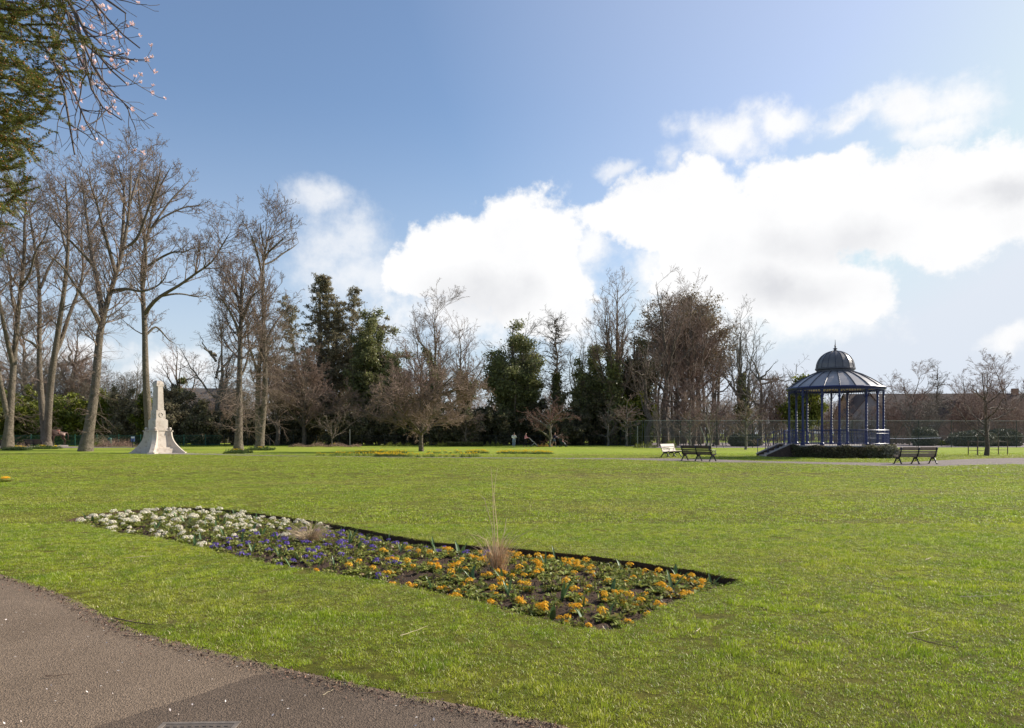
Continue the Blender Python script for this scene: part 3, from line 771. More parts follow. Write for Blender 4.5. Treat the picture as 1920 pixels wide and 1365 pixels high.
# generated trees -----------------------------------------------------------------
def make_tree(name, label, px, d, top, wpx, style, seed, bark=None, twig=None, group=None, detail=1.0, ivy=0.0, cat='tree', z_top=None, by=None):
    """style: vase | leader | small | thicket; px, top and wpx say where it shows in the photograph"""
    rng = np.random.default_rng(seed)
    x = (px-960)/F*d; H = EYE-(top-HZ)/F*d; Wd = wpx/F*d
    bark = bark or B_brown; twig = twig or T_brown
    lst = []
    if style == 'vase':
        f = H*rng.uniform(0.18, 0.3); r = H*0.018
        lst.append(([(0, 0, 0), (0.1, 0, f*0.5), (0, 0.1, f), (rng.normal()*.4, rng.normal()*.4, H*0.6), (rng.normal()*.8, 0, H*0.97)], [r*1.5, r, r*.9, r*.45, .02]))
        n = int(rng.integers(8, 12)); a0 = rng.random()*6
        for i in range(n):
            a = a0+i*2*PI/n+rng.normal()*.3; z0 = f*rng.uniform(0.7, 2.4); R1 = Wd*0.5*rng.uniform(0.2, 1.0)**.7; zt = H*(1-.42*(R1/(Wd*.5))**2)*rng.uniform(0.86, 1.0)
            c, s = math.cos(a), math.sin(a)
            lst.append(([(0, 0, z0), (c*R1*.35, s*R1*.35, z0+(zt-z0)*.25), (c*R1*.7, s*R1*.7, z0+(zt-z0)*.6), (c*R1, s*R1, zt)], [r*.5, r*.36, r*.22, .02]))
        dens = (1.0*detail, 1.8*detail, 2.8*detail, 3.8*detail); lf = (0.36, 0.42, 0.45, 0.5); up = 0.07; ang = (28, 60); caps = (320, 2000, 9000, 24000)
    elif style == 'leader':
        r = H*0.012
        lst.append(([(0, 0, 0), (0.05, 0, H*.5), (0, 0, H)], [r*1.4, r*.7, .02]))
        n = int(H*3.0); zs = H*(0.25+0.72*rng.random(n)**0.8)
        for z in zs:
            a = rng.random()*6.28; L = Wd*0.5*(1-0.8*((z/H-0.25)/0.75)**1.3)*rng.uniform(.7, 1.1); c, s = math.cos(a), math.sin(a)
            lst.append(([(0, 0, z), (c*L*.5, s*L*.5, z+L*.22), (c*L, s*L, z+L*rng.uniform(.1, .45))], [r*.35, r*.2, .012]))
        dens = (1.8*detail, 2.8*detail, 3.6*detail, 0); lf = (0.38, 0.45, 0.5, 0); up = 0.02; ang = (30, 60); caps = (900, 5000, 16000, 0)
    elif style == 'small':
        f = H*0.20; r = H*0.020
        lst.append(([(0, 0, 0), (0.04, 0, f*.5), (0.02, 0, f), (0, 0, H*.62), (0.1, 0, H*.92)], [r*1.3, r, r*.9, r*.5, .015]))
        n = 15; a0 = rng.random()*6
        for i in range(n):
            a = a0+i*2.4+rng.normal()*.2; z0 = f*rng.uniform(0.7, 3.0); R1 = Wd*0.5*rng.uniform(.6, .98)*(1-.45*max(0, z0/H-.3)); zt = z0+(H-z0)*rng.uniform(.0, .55)
            c, s = math.cos(a), math.sin(a)
            lst.append(([(0, 0, z0), (c*R1*.4, s*R1*.4, z0+(zt-z0)*.45), (c*R1*.75, s*R1*.75, z0+(zt-z0)*.85), (c*R1, s*R1, zt)], [r*.5, r*.35, r*.2, .012]))
        dens = (2.2*detail, 4.0*detail, 5.5*detail, 6.0*detail); lf = (0.42, 0.42, 0.5, 0.5); up = 0.03; ang = (30, 65); caps = (320, 2600, 15000, 34000)
    else:   # thicket: many stems from the ground
        r = 0.05; n = 16
        for i in range(n):
            a = rng.random()*6.28; R0 = Wd*.3*rng.random(); R1 = Wd*.5*rng.uniform(.2, 1); zt = H*rng.uniform(.6, 1); c, s = math.cos(a), math.sin(a)
            lst.append(([(c*R0, s*R0, 0), (c*(R0+R1)*.45, s*(R0+R1)*.45, zt*.5), (c*R1, s*R1, zt)], [r*rng.uniform(.8, 1.6), r*.7, .012]))
        dens = (1.6*detail, 3.0*detail, 4.0*detail, 4.0*detail); lf = (0.4, 0.45, 0.5, 0.5); up = 0.06; ang = (25, 60); caps = (400, 2600, 12000, 24000)
    P, Rd = stack(lst, 10)
    P[:, 1:-1] += rng.normal(size=P[:, 1:-1].shape)*H*0.006
    g = twigs(P, Rd, rng, (Wd*.30+H*.05, 2.6, 1.4, .8), dens, lf, caps, up=up, ang=ang, minr=0.010 if d > 60 else 0.005, levels=3 if dens[3] == 0 else 4, tr0=0.2 if style != 'leader' else 0.1)
    allp = np.concatenate([q[0].reshape(-1, 3) for q in g])
    zt = np.percentile(allp[:, 2], 99.7); hw = max(np.percentile(np.abs(allp[:, 0]), 99.0), 0.1)
    sx = Wd*0.5/hw; sz = H/zt
    S = np.array([sx, sx, sz]); off = np.array([x, d, 0.0])
    P = P*S+off; g = [(C*S+off, r_, s_) for C, r_, s_ in g]
    lf_ = []
    if ivy:
        n1 = int(14000*min(1.6, max(.35, ivy))); j = np.array([0.28, 0.28, 0.25])*max(0.5, H/20)
        pts = along(P[:1], n1//2, rng, j*1.3, (0.0, ivy)); pts2 = along(P[1:7] if style != 'leader' else P[:1], n1//2, rng, j, (0.0, ivy*0.8))
        lf_ = [('ivy', np.concatenate([pts, pts2]), 0.30, L_ivy, 0.8, seed)]
    return finish(name, label, cat, d, [(P, Rd, 7)], g, bark, twig, group, base=(x, d, 0), leafm=lf_)

def evergreen(name, label, px, d, top, wpx, style, seed, leaf, size=0.34, n=26000, group=None, bot=None, cat='tree', bark=None, part='foliage', yoff=0.0, lean=0.0):
    """style: cypress | pine | ivy | shrub. Leaves gather on a scaffold of limbs, so the outline is ragged and has gaps"""
    rng = np.random.default_rng(seed)
    x = (px-960)/F*d; H = EYE-(top-HZ)/F*d; Wd = wpx/F*d; bark = bark or B_brown
    lst = []
    if style == 'cypress':
        r = H*.016; tops = [(-.22, .9), (0.03, 1.0), (.20, .93), (-.34, .72), (.36, .76), (0.1, .85)]
        lst.append(([(0, 0, 0), (0, 0, H*.5), (0, 0, H)], [r*1.5, r, .04]))
        for tx, th in tops[:]:
            lst.append(([(0, 0, H*.1), (tx*Wd*.7, rng.normal()*Wd*.1, H*.4), (tx*Wd, rng.normal()*Wd*.12, H*th)], [r*.6, r*.4, .03]))
        P, Rd = stack(lst, 12)
        C, Rr = grow(P, Rd, rng, 5.0, (0.03, 1.0), (55, 95), 0.24, 0.90, 0.4, 6, 0.04, 0.10, maxn=200)
        C2, R2 = grow(C, Rr, rng, 2.6, (0.2, 1), (30, 70), 0.38, .5, .5, 5, -0.10, .15); j = 0.13
    elif style == 'pine':
        r = H*.010
        for i in range(13):
            a = i*2.4+rng.normal()*.2; R1 = Wd*rng.uniform(.04, .42); c, s = math.cos(a), math.sin(a); bx = c*Wd*.26; by = s*Wd*.26
            zt = H*(1-0.5*(R1/(Wd*.5))**2)
            lst.append(([(bx, by, 0), (bx*1.1, by*1.1, H*.4), (c*R1*.8, s*R1*.8, H*.65), (c*R1, s*R1, zt*.97)], [r, r*.8, r*.5, .05]))
        P, Rd = stack(lst, 12)
        C, Rr = grow(P, Rd, rng, 2.0, (0.50, 1.0), (45, 90), 0.24, 0.4, 0.45, 6, 0.10, 0.12, maxn=60)
        C2, R2 = grow(C, Rr, rng, 1.6, (0.3, 1), (30, 70), 0.4, .5, .5, 5, 0.08, .15); j = 0.32
    elif style == 'ivy':
        r = H*.02
        lst.append(([(0, 0, 0), (0.1, 0, H*.4), (-.1, 0, H*.7), (0, 0, H*.97)], [r*1.5, r, r*.7, .05]))
        for i in range(14):
            a = i*2.4+rng.normal()*.3; R1 = Wd*rng.uniform(.12, .46); zt = H*(1-.42*(R1/(Wd*.5))**1.3)*rng.uniform(.72, 1.0); z0 = H*rng.uniform(.03, .4); c, s = math.cos(a), math.sin(a)
            lst.append(([(0, 0, z0), (c*R1*.7, s*R1*.7, (z0+zt)*.45), (c*R1, s*R1, zt)], [r*.6, r*.4, .04]))
        P, Rd = stack(lst, 10)
        C, Rr = grow(P, Rd, rng, 1.2, (0.1, 1.0), (45, 90), 0.16, 0.3, 0.45, 5, -0.02, 0.15, maxn=40)
        C2, R2 = grow(C, Rr, rng, 2.0, (0.2, 1), (30, 80), 0.45, .4, .5, 4, -0.05, .2); j = 0.30
    else:
        r = .06
        for i in range(14):
            a = rng.random()*6.28; R1 = Wd*.5*math.sqrt(rng.random())*.9; zt = H*rng.uniform(.5, 1)*(1-.35*(R1/(Wd*.5))**2); c, s = math.cos(a), math.sin(a)
            lst.append(([(c*R1*.3, s*R1*.3, 0), (c*R1*.8, s*R1*.8, zt*.5), (c*R1, s*R1, zt)], [r, r*.7, .02]))
        P, Rd = stack(lst, 8)
        C, Rr = grow(P, Rd, rng, 1.8, (0.05, 1.0), (35, 90), 0.34, 0.2, 0.45, 5, 0.02, 0.15, maxn=30)
        C2, R2 = grow(C, Rr, rng, 2.0, (0.2, 1), (30, 80), 0.45, .4, .5, 4, 0.0, .2); j = 0.22
    C, Rr = cap(C, Rr, 2200, rng); C2, R2 = cap(C2, R2, 7000, rng)
    pts = np.concatenate([along(C2, int(n*.65), rng, j), along(C, int(n*.25), rng, j*1.1), along(P, int(n*.07), rng, j*1.1, (0.0 if style in ('ivy', 'shrub', 'cypress') else .7, .93))])
    pts[:, 2] = np.abs(pts[:, 2])
    zt = np.percentile(pts[:, 2], 99.8); hw = np.percentile(np.abs(pts[:, 0]), 99.2)
    S = np.array([Wd*.5/hw, Wd*.5/hw, H/zt]); off = np.array([x, d+yoff, 0.0])
    sc = lambda q: q*S+off
    return finish(name, label, cat, d, [(sc(P), Rd, 6)], [(sc(C), Rr, 3), (sc(C2), np.maximum(R2, .012), 3)], bark, T_brown, group, base=(x, d+yoff, 0), leafm=[(part, sc(pts), size, leaf, 0.32 if style == 'cypress' else 0.6, seed)])

GB = 'bare trees beyond the railings'
# --- behind the left group
make_tree('bare_tree', 'round crowned bare tree on the skyline between the stone memorial and the straight pale trunk', 338, 118, 622, 130, 'vase', 201, B_brown, T_brown, GB, ivy=.25)
make_tree('bare_tree', 'bare tree behind the two tall trunks at the far left edge', 50, 125, 560, 170, 'vase', 202, group=GB)
make_tree('bare_tree', 'thin bare tree filling the gap between the twin stemmed tree and the leaning trunk', 135, 120, 560, 120, 'vase', 203, group=GB)
make_tree('bare_tree', 'small pale bare tree low on the skyline behind the memorial, left of its shaft', 250, 130, 665, 60, 'vase', 204, B_grey, T_grey, GB)
make_tree('bare_tree', 'grey bare tree behind the straight pale trunk', 405, 105, 560, 130, 'vase', 205, B_grey, T_grey, GB)
for i, (px, tp, wd, sd, lb) in enumerate([(-30, 660, 150, 31, 'brown leafless thicket at the far left edge above the laurels'), (60, 655, 160, 32, 'brown leafless thicket between the two left tall trunks'),
        (135, 668, 140, 33, 'brown leafless thicket behind the twin stemmed tree'), (215, 690, 120, 34, 'brown leafless thicket left of the stone memorial shaft'),
        (400, 735, 110, 35, 'grey leafless scrub behind the railings right of the memorial'), (430, 700, 90, 36, 'leafless scrub at the foot of the pale straight trunk')]):
    make_tree('thicket', lb, px, 112+i*2, tp, wd, 'thicket', 210+sd, B_grey if i % 2 else B_brown, T_grey if i % 2 else T_brown, 'leafless thickets on the left', cat='thicket')
# --- laurels and yews behind the left railings
for i, (px, tp, wd, lf_, lb) in enumerate([(-20, 735, 110, L_laurel, 'glossy laurel at the left frame edge'), (55, 728, 90, L_laurel, 'glossy laurel behind the leftmost tree trunks'),
        (128, 740, 90, L_laurel, 'sunlit yellow green laurel behind the bronze horse'), (190, 735, 80, L_laurel, 'yellow green laurel just right of the leaning trunk'),
        (235, 728, 70, L_cyp, 'dark evergreen shrub left of the stone memorial'), (330, 728, 90, L_cyp, 'dark evergreen shrub right behind the stone memorial'),
        (275, 735, 60, L_laurel, 'evergreen shrub straight behind the stone memorial')]):
    evergreen('evergreen_shrub', lb, px, 101+2*(i % 2), tp, wd, 'shrub', 300+i, lf_, 0.28, 28000, 'evergreen shrubs behind the left railings', cat='shrub')
# --- big evergreens
evergreen('cypress_tree', 'broad dark cypress with several pointed tops left of centre', 600, 112, 520, 235, 'cypress', 320, L_cyp, 0.36, 95000)
make_tree('bare_tree', 'brown twiggy tree hiding the lower half of the broad cypress', 570, 99, 645, 200, 'small', 321, B_brown, T_brown, GB, detail=1.1)
make_tree('bare_tree', 'brown twiggy tree between the twin trunked tree and the broad cypress', 520, 99, 640, 130, 'vase', 322, B_brown, T_brown, GB, detail=1.4)
evergreen('ivy_clad_tree', 'ivy covered tree with bare tips between the cypress and the brown twiggy tree', 694, 108, 585, 88, 'ivy', 323, L_ivy, 0.26, 60000, 'ivy clad trees', part='ivy')
make_tree('bare_tree', 'bare tips of a tree rising behind the left ivy covered tree', 690, 112, 570, 120, 'vase', 324, B_grey, T_grey, GB)
make_tree('bare_tree', 'tall bare tree with ivy on its trunk behind the brown twiggy lawn tree', 815, 102, 535, 175, 'vase', 325, B_grey, T_lime, GB, ivy=.5, detail=1.2)
make_tree('bare_tree', 'bare tree with an ivy wrapped trunk just right of the tallest central bare tree', 868, 112, 585, 110, 'vase', 326, B_grey, T_brown, GB, ivy=.6)
make_tree('bare_tree', 'brown bare tree behind the left side of the twiggy lawn tree', 752, 106, 650, 110, 'vase', 327, B_brown, T_brown, GB, ivy=.3, detail=1.3)
evergreen('ivy_clad_tree', 'massive block shaped tree smothered in ivy near the middle', 962, 106, 607, 105, 'ivy', 328, L_ivy, 0.26, 80000, 'ivy clad trees', part='ivy')
make_tree('bare_tree', 'bare branches sticking out above the block shaped ivy tree', 965, 109, 595, 120, 'vase', 329, B_grey, T_grey, GB)
make_tree('alder_tree', 'slender alder with a straight ivy wrapped trunk right of the block shaped ivy tree', 1042, 106, 578, 75, 'leader', 330, B_brown, T_grey, GB, ivy=.55)
make_tree('bare_tree', 'hazy grey bare tree right of the slender alder', 1085, 116, 610, 100, 'vase', 331, B_grey, T_grey, GB, ivy=.3)
make_tree('bare_tree', 'tall vase shaped bare tree with a dark ivy trunk left of the big pine', 1152, 100, 500, 105, 'vase', 332, B_brown, T_brown, GB, ivy=.5)
evergreen('pine_tree', 'great dome shaped pine right of centre, half hidden by bare trees', 1280, 118, 548, 190, 'pine', 333, L_pine, 0.28, 34000)
make_tree('bare_tree', 'left of the two bare trees standing over the great pine', 1248, 104, 505, 125, 'vase', 334, B_brown, T_brown, GB, detail=0.9)
make_tree('bare_tree', 'right of the two bare trees standing over the great pine', 1298, 108, 512, 120, 'vase', 335, B_brown, T_brown, GB, detail=0.9)
evergreen('ivy_clad_tree', 'dark ivy covered tree in the gap just left of the tall vase shaped tree', 1108, 104, 650, 70, 'ivy', 350, L_ivy, 0.26, 34000, 'ivy clad trees', part='ivy')
evergreen('ivy_clad_tree', 'dark ivy covered tree between the tall vase shaped tree and the great pine', 1190, 104, 640, 75, 'ivy', 351, L_dark, 0.28, 36000, 'ivy clad trees', part='ivy')
evergreen('ivy_clad_tree', 'low green ivy covered tree left of the twiggy lawn tree', 742, 103, 660, 60, 'ivy', 352, L_ivy, 0.26, 26000, 'ivy clad trees', part='ivy')
make_tree('bare_tree', 'brown leafless tree at the right foot of the great pine', 1345, 100, 640, 100, 'vase', 353, B_brown, T_brown, GB, detail=1.1)
make_tree('bare_tree', 'brown twiggy tree low in front of the great pine', 1270, 97, 690, 120, 'small', 354, B_brown, T_brown, GB, detail=.9)
make_tree('bare_tree', 'brown twiggy tree low behind the dark bench', 1325, 95, 715, 110, 'small', 355, B_brown, T_brown, GB, detail=.9)
make_tree('bare_tree', 'wide domed bare tree veiling the great pine', 1282, 114, 545, 190, 'vase', 356, B_brown, T_brown, GB, detail=1.5)
make_tree('bare_tree', 'pale limbed bare tree at the left foot of the great pine', 1215, 98, 600, 110, 'vase', 336, B_lime, T_lime, GB, detail=1.1)
make_tree('bare_tree', 'bare tree with a tall narrow crown right of the great pine', 1390, 104, 560, 100, 'vase', 337, B_grey, T_grey, GB, ivy=.3)
make_tree('bare_tree', 'bare tree with long limbs sweeping right towards the bandstand roof', 1425, 100, 610, 110, 'vase', 338, B_grey, T_grey, GB)
make_tree('bare_tree', 'bare treetops just left of the bandstand roof', 1490, 122, 665, 90, 'vase', 339, B_grey, T_grey, GB, ivy=.4)
evergreen('evergreen_tree', 'green leafy tree seen left of and through the bandstand posts', 1505, 96, 705, 75, 'ivy', 340, L_laurel, 0.30, 16000)
make_tree('bare_tree', 'brown bare tree behind the left half of the bandstand', 1450, 98, 700, 80, 'thicket', 341, B_brown, T_brown, GB)
# --- right hand skyline
make_tree('bare_tree', 'round topped bare tree on the skyline just right of the bandstand roof', 1703, 112, 678, 120, 'vase', 342, B_brown, T_brown, GB, detail=1.6)
make_tree('alder_tree', 'dark narrow tree in front of the brick gable right of the bandstand', 1757, 104, 677, 55, 'leader', 343, B_brown, T_grey, GB, detail=1.4)
make_tree('bare_tree', 'large many stemmed bare tree at the right frame edge', 1885, 118, 655, 160, 'vase', 344, B_brown, T_brown, GB, detail=1.6)
make_tree('bare_tree', 'bare tree between the narrow dark tree and the large right edge tree', 1815, 124, 690, 110, 'vase', 345, B_grey, T_brown, GB, detail=1.5)
for i, (px, tp, wd, d, lb) in enumerate([(1612, 765, 70, 106, 'brown scrub seen between the right bandstand posts'), (1560, 748, 80, 112, 'brown scrub seen under the bandstand roof on the left'), (1685, 730, 110, 108, 'brown scrub right of the bandstand posts'), (1728, 738, 90, 100, 'brown scrub left of the brick gable'),
        (1800, 725, 120, 106, 'brown scrub right of the brick gable'), (1870, 730, 120, 100, 'brown scrub at the right behind the small lawn tree'), (1940, 728, 120, 104, 'brown scrub at the right frame edge'),
        (1330, 750, 110, 94, 'brown scrub under the right foot of the pine'), (1400, 760, 100, 96, 'brown scrub behind the long tennis fence'), (1255, 765, 90, 95, 'brown scrub under the great pine')]):
    make_tree('thicket', lb, px, d, tp, wd, 'thicket', 360+i, B_brown, T_brown if i % 3 else T_grey, 'leafless scrub on the right', cat='thicket', detail=1.1)
# --- dark evergreens filling the foot of the tree line
for i, (px, tp, wd, lb) in enumerate([(385, 755, 90, 'dark shrub mass left of the pale straight trunk'), (475, 770, 100, 'dark shrub mass behind the twin trunked tree'), (560, 760, 110, 'dark shrub mass under the broad cypress'),
        (640, 765, 110, 'dark shrub mass under the right side of the cypress'), (715, 735, 80, 'dark shrub mass at the foot of the left ivy tree'), (780, 745, 100, 'dark shrub mass behind the trunk of the twiggy lawn tree'),
        (850, 755, 100, 'dark shrub mass behind the clipped box hedge'), (920, 755, 90, 'dark shrub mass at the left foot of the block shaped ivy tree'), (990, 750, 100, 'dark shrub mass behind the walkers'),
        (1060, 740, 90, 'dark shrub mass right of the walkers'), (1120, 720, 80, 'dark shrub mass under the tall vase shaped tree'), (1180, 745, 90, 'dark shrub mass at the left end of the tennis fence'),
        (1195, 740, 70, 'green leafy shrub above the end of the tennis fence')]):
    evergreen('evergreen_shrub', lb, px, 100+3*(i % 3), tp, wd, 'shrub', 380+i, L_laurel if i == 12 else L_dark, 0.30, 26000, 'dark shrubs along the railings', cat='shrub')
# --- small trees standing on the lawn
GS = 'small bare trees on the lawn'
make_tree('small_bare_tree', 'wide low crowned brown twiggy tree on the lawn, left of the clipped hedge', 790, 67, 640, 240, 'small', 401, B_brown, T_brown, GS, detail=1.25)
make_tree('small_bare_tree', 'small spreading tree with reddish buds beside the walkers', 1031, 88, 738, 112, 'small', 402, B_grey, T_red, GS, detail=1.0)
make_tree('small_bare_tree', 'brown mop headed small tree standing behind the clipped box hedge', 873, 96, 745, 90, 'small', 403, B_brown, T_brown, GS, detail=1.2)
make_tree('small_bare_tree', 'slim young bare tree in the mulched bed left of centre', 622, 92, 752, 75, 'vase', 404, B_lime, T_lime, GS)
for i, (px, by, tp, wd, lb) in enumerate([(1140, 836, 742, 50, 'leftmost of the row of small bare trees by the tennis fence'), (1175, 837, 735, 62, 'second small bare tree from the left of the row by the tennis fence'),
        (1233, 838.5, 752, 46, 'sparse pale limbed young tree behind the sunlit bench'), (1293, 839.5, 735, 85, 'brown twiggy small tree between the sunlit bench and the dark bench'),
        (1332, 842, 745, 62, 'small leaning tree right behind the dark bench on the path'), (1398, 843, 735, 80, 'small bare tree between the dark bench and the bandstand steps')]):
    make_tree('small_bare_tree', lb, px, 2310/(by-HZ), tp, wd, 'vase' if i in (2, 4) else 'small', 410+i, B_lime if i == 2 else B_grey, T_lime if i in (0, 2) else T_brown, GS, detail=0.9)
make_tree('small_bare_tree', 'small tree with a forked trunk at the right beside two staked saplings', 1850, 54, 668, 150, 'vase', 420, B_brown, T_brown, GS, detail=1.6)

def far_wood():
    """the leafless wood far beyond everything, one brown haze of stems and twigs"""
    rng = np.random.default_rng(777); n = 5200
    x = rng.uniform(-190, 210, n); y = rng.uniform(150, 190, n); h = 7+3.5*vnoise(x+400, y, 17, 3)+rng.normal(size=n)*1.2
    h = np.where(x > 20, h*0.88, h)
    K = 6; P = np.empty((n, K, 3)); P[:, 0] = np.stack([x, y, 0*x], 1); d = np.tile(np.array([0, 0, 1.0]), (n, 1))
    for k in range(1, K): d = nrm(d+rng.normal(size=(n, 3))*.16+np.array([0, 0, .05])); P[:, k] = P[:, k-1]+d*(h/(K-1))[:, None]
    Rd = np.linspace(.09, .02, K)[None]*np.ones((n, 1))
    C, Rr = grow(P, Rd, rng, 1.3, (.15, 1), (25, 65), .35, .4, .5, 4, .05, .15, maxn=12); C, Rr = cap(C, Rr, 42000, rng)
    C2, R2 = grow(C, Rr, rng, 1.0, (.2, 1), (25, 65), .5, .4, .5, 3, .04, .2, maxn=4); C2, R2 = cap(C2, R2, 90000, rng)
    tag(link('distant_wood', tube_mesh('distant_wood', [(P, Rd, 3), (C, np.maximum(Rr, .022), 3), (C2, np.maximum(R2, .018), 3)], T_brown, False)), kind='stuff')
far_wood()
# ------------------------------------------------------------------ bandstand
M_blue = mat('blue_paint', (0.014, 0.026, 0.115), 0.42, spec=0.5)
M_lead = mat('lead_roof', (0.30, 0.285, 0.285), 0.42, (0.37, 0.35, 0.345), 1.2, metal=0.25, spec=0.5)
M_leadd = mat('lead_roll', (0.085, 0.085, 0.10), 0.45, metal=0.4)
M_slate = mat('dark_dome', (0.13, 0.122, 0.125), 0.42, (0.175, 0.165, 0.165), 2.0, metal=0.25)
M_soffit = mat('cream_boards', (0.62, 0.52, 0.38), 0.7)
M_brickd = mat('dark_brick', (0.060, 0.042, 0.034), 0.9, (0.10, 0.068, 0.052), 6)
M_conc = mat('pale_concrete', (0.42, 0.37, 0.33), 0.85, (0.33, 0.29, 0.26), 3)
M_white = mat('white_paint', (0.75, 0.75, 0.74), 0.5)

def bandstand():
    D = 52.0; s = D/F; cx = (1566-960)*s
    t = thing('bandstand', 'round blue bandstand with a grey domed lead roof on slender posts', 'bandstand', (cx, D, 0))
    FZ = 0.83
    mb = MB(); n = 28
    mb.lathe([(3.38, 0), (3.38, FZ-.08)], n, cap=True); mb.build('base_wall', M_brickd, t)
    mb = MB(); mb.lathe([(3.46, FZ-.08), (3.46, FZ)], n, cap=True); mb.build('floor', M_conc, t)
    # posts
    cols = [(.89, 2.70), (1.85, 2.25), (2.74, 1.25)]
    pos = [(sx*x, sy*y) for x, y in cols for sx in (-1, 1) for sy in (-1, 1)]
    post = None
    EV = 4.72
    for x, y in pos:
        mb = MB()
        mb.lathe([(.15, 0), (.15, .12), (.10, .2), (.085, .9), (.11, .95), (.075, 1.02), (.07, 3.2), (.10, 3.25), (.07, 3.3), (.09, EV-FZ-.12), (.15, EV-FZ)], 10)
        for k in range(2, 16): mb.lathe([(.078, k*.2+.3), (.092, k*.2+.32), (.078, k*.2+.34)], 10)
        mb.build('post', M_blue, t, smooth=False, loc=(x, y, FZ))
        # curved brackets under the eaves
        mb = MB()
        for sg in (-1, 1):
            a = math.atan2(y, x); tx, ty = -math.sin(a)*sg, math.cos(a)*sg
            pts = [(tx*.07+tx*.42*q, ty*.07+ty*.42*q, EV-.62+.58*math.sin(q*PI/2)) for q in np.linspace(0, 1, 6)]
            mb.tube(pts, .018, 5)
            mb.tube([(tx*.22+.08*math.cos(q)*tx, ty*.22+.08*math.cos(q)*ty, EV-.16+.08*math.sin(q)) for q in np.linspace(0, 2*PI, 9)], .013, 4)
        mb.build('bracket', M_blue, t, loc=(x, y, 0))
    # frieze ring and hanging fringe
    mb = MB(); RR = 3.02
    mb.lathe([(RR, EV-.16), (RR+.05, EV-.16), (RR+.05, EV), (RR, EV), (RR, EV-.16)], 40)
    for k in range(110):
        a = 2*PI*k/110; mb.box((RR*math.cos(a), RR*math.sin(a), EV-.23), (.02, .035, .14), a)
    mb.build('frieze', M_blue, t)
    # roof
    n = 20; rp = [(3.16, EV+.02), (2.8, EV+.30), (2.3, EV+.63), (1.75, EV+.93), (1.24, EV+1.14)]
    mb = MB(); mb.lathe(rp, n); r = mb.build('roof', M_lead, t)
    mb = MB(); mb.lathe([(3.12, EV-.02), (2.4, EV+.15), (0.1, EV+.6)], n); mb.build('ceiling', M_soffit, t)
    mb = MB(); mb.lathe([(3.10, EV-.06), (3.20, EV-.06), (3.23, EV+.03), (3.19, EV+.08), (3.14, EV+.05), (3.10, EV-.02)], 40); mb.build('gutter', M_blue, t)
    mb = MB()
    for k in range(n):
        a = 2*PI*k/n; mb.tube([(q*math.cos(a), q*math.sin(a), z+.025) for q, z in rp], .035, 6)
    mb.build('seam', M_leadd, r)
    mb = MB(); mb.lathe([(1.22, EV+1.05), (1.22, EV+1.28), (1.31, EV+1.34), (1.31, EV+1.42), (1.26, EV+1.45)], 32); mb.build('drum', M_leadd, t)
    dp = [(1.26, EV+1.44)]+[(1.24*math.cos(q)**0.95, EV+1.46+1.18*math.sin(q)) for q in np.linspace(.08, 1.44, 9)]+[(0.06, EV+2.68)]
    mb = MB(); mb.lathe(dp, 16); dm = mb.build('dome', M_slate, t)
    mb = MB()
    for k in range(16):
        a = 2*PI*k/16; mb.tube([(q*math.cos(a), q*math.sin(a), z+.01) for q, z in dp], .024, 5)
    mb.build('seam', M_leadd, dm)
    mb = MB(); z = EV+2.66
    mb.lathe([(.09, z), (.06, z+.07), (.14, z+.12), (.15, z+.15), (.05, z+.2), (.045, z+.3), (.075, z+.34), (.03, z+.4), (.02, z+.55), (.012, z+.75), (.002, z+.78)], 12); mb.build('finial', M_leadd, t)
    # railing round the platform, a scrolled panel between rails
    rail = MB(); bars = MB(); RR = 3.34; m = 120
    for z, q in ((1.02, .028), (.12, .02), (.80, .013)):
        pts = [(RR*math.cos(a), RR*math.sin(a), FZ+z) for a in np.linspace(R(-168), R(168), 100)]
        rail.tube(pts, q, 5)
    for a in np.linspace(R(-168), R(168), 118):
        bars.tube([(RR*math.cos(a), RR*math.sin(a), FZ), (RR*math.cos(a), RR*math.sin(a), FZ+1.02)], .010, 4)
    for a in np.linspace(R(-164), R(164), 80):
        c = Vector((RR*math.cos(a), RR*math.sin(a), FZ+.46)); tx = Vector((-math.sin(a), math.cos(a), 0))
        for dz, rr in ((-.17, .085), (0.02, .10), (.21, .085)):
            bars.tube([c+tx*rr*math.cos(q)+Vector((0, 0, dz+rr*math.sin(q))) for q in np.linspace(0, 2*PI, 7)], .008, 3, False)
    rail.build('handrail', M_blue, t); bars.build('baluster', M_blue, t)
    # music stand like benches inside are not seen; sunlit lattice panel at the right end
    mb = MB(); mb.box((3.47, -0.1, FZ+.98), (.05, 1.1, .05)); mb.box((3.47, -0.1, FZ+.08), (.05, 1.1, .05))
    for k in range(9): mb.box((3.47, -.62+k*.13, FZ+.53), (.03, .03, .88))
    for k in range(4): mb.box((3.47, -.1, FZ+.25+k*.19), (.028, 1.06, .03))
    mb.build('end_panel', M_blue, t)
    # steps going down on the left
    mb = MB(); x0 = -3.25
    for k in range(5):
        x1 = -3.2-k*.36; mb.box(((x0+x1-.36)/2-0.0, 0, (FZ-.14*(k+1))/2), (abs(x1-.36-x0), 1.9, FZ-.14*(k+1)-.002*k))
    mb.build('steps', M_conc, t)
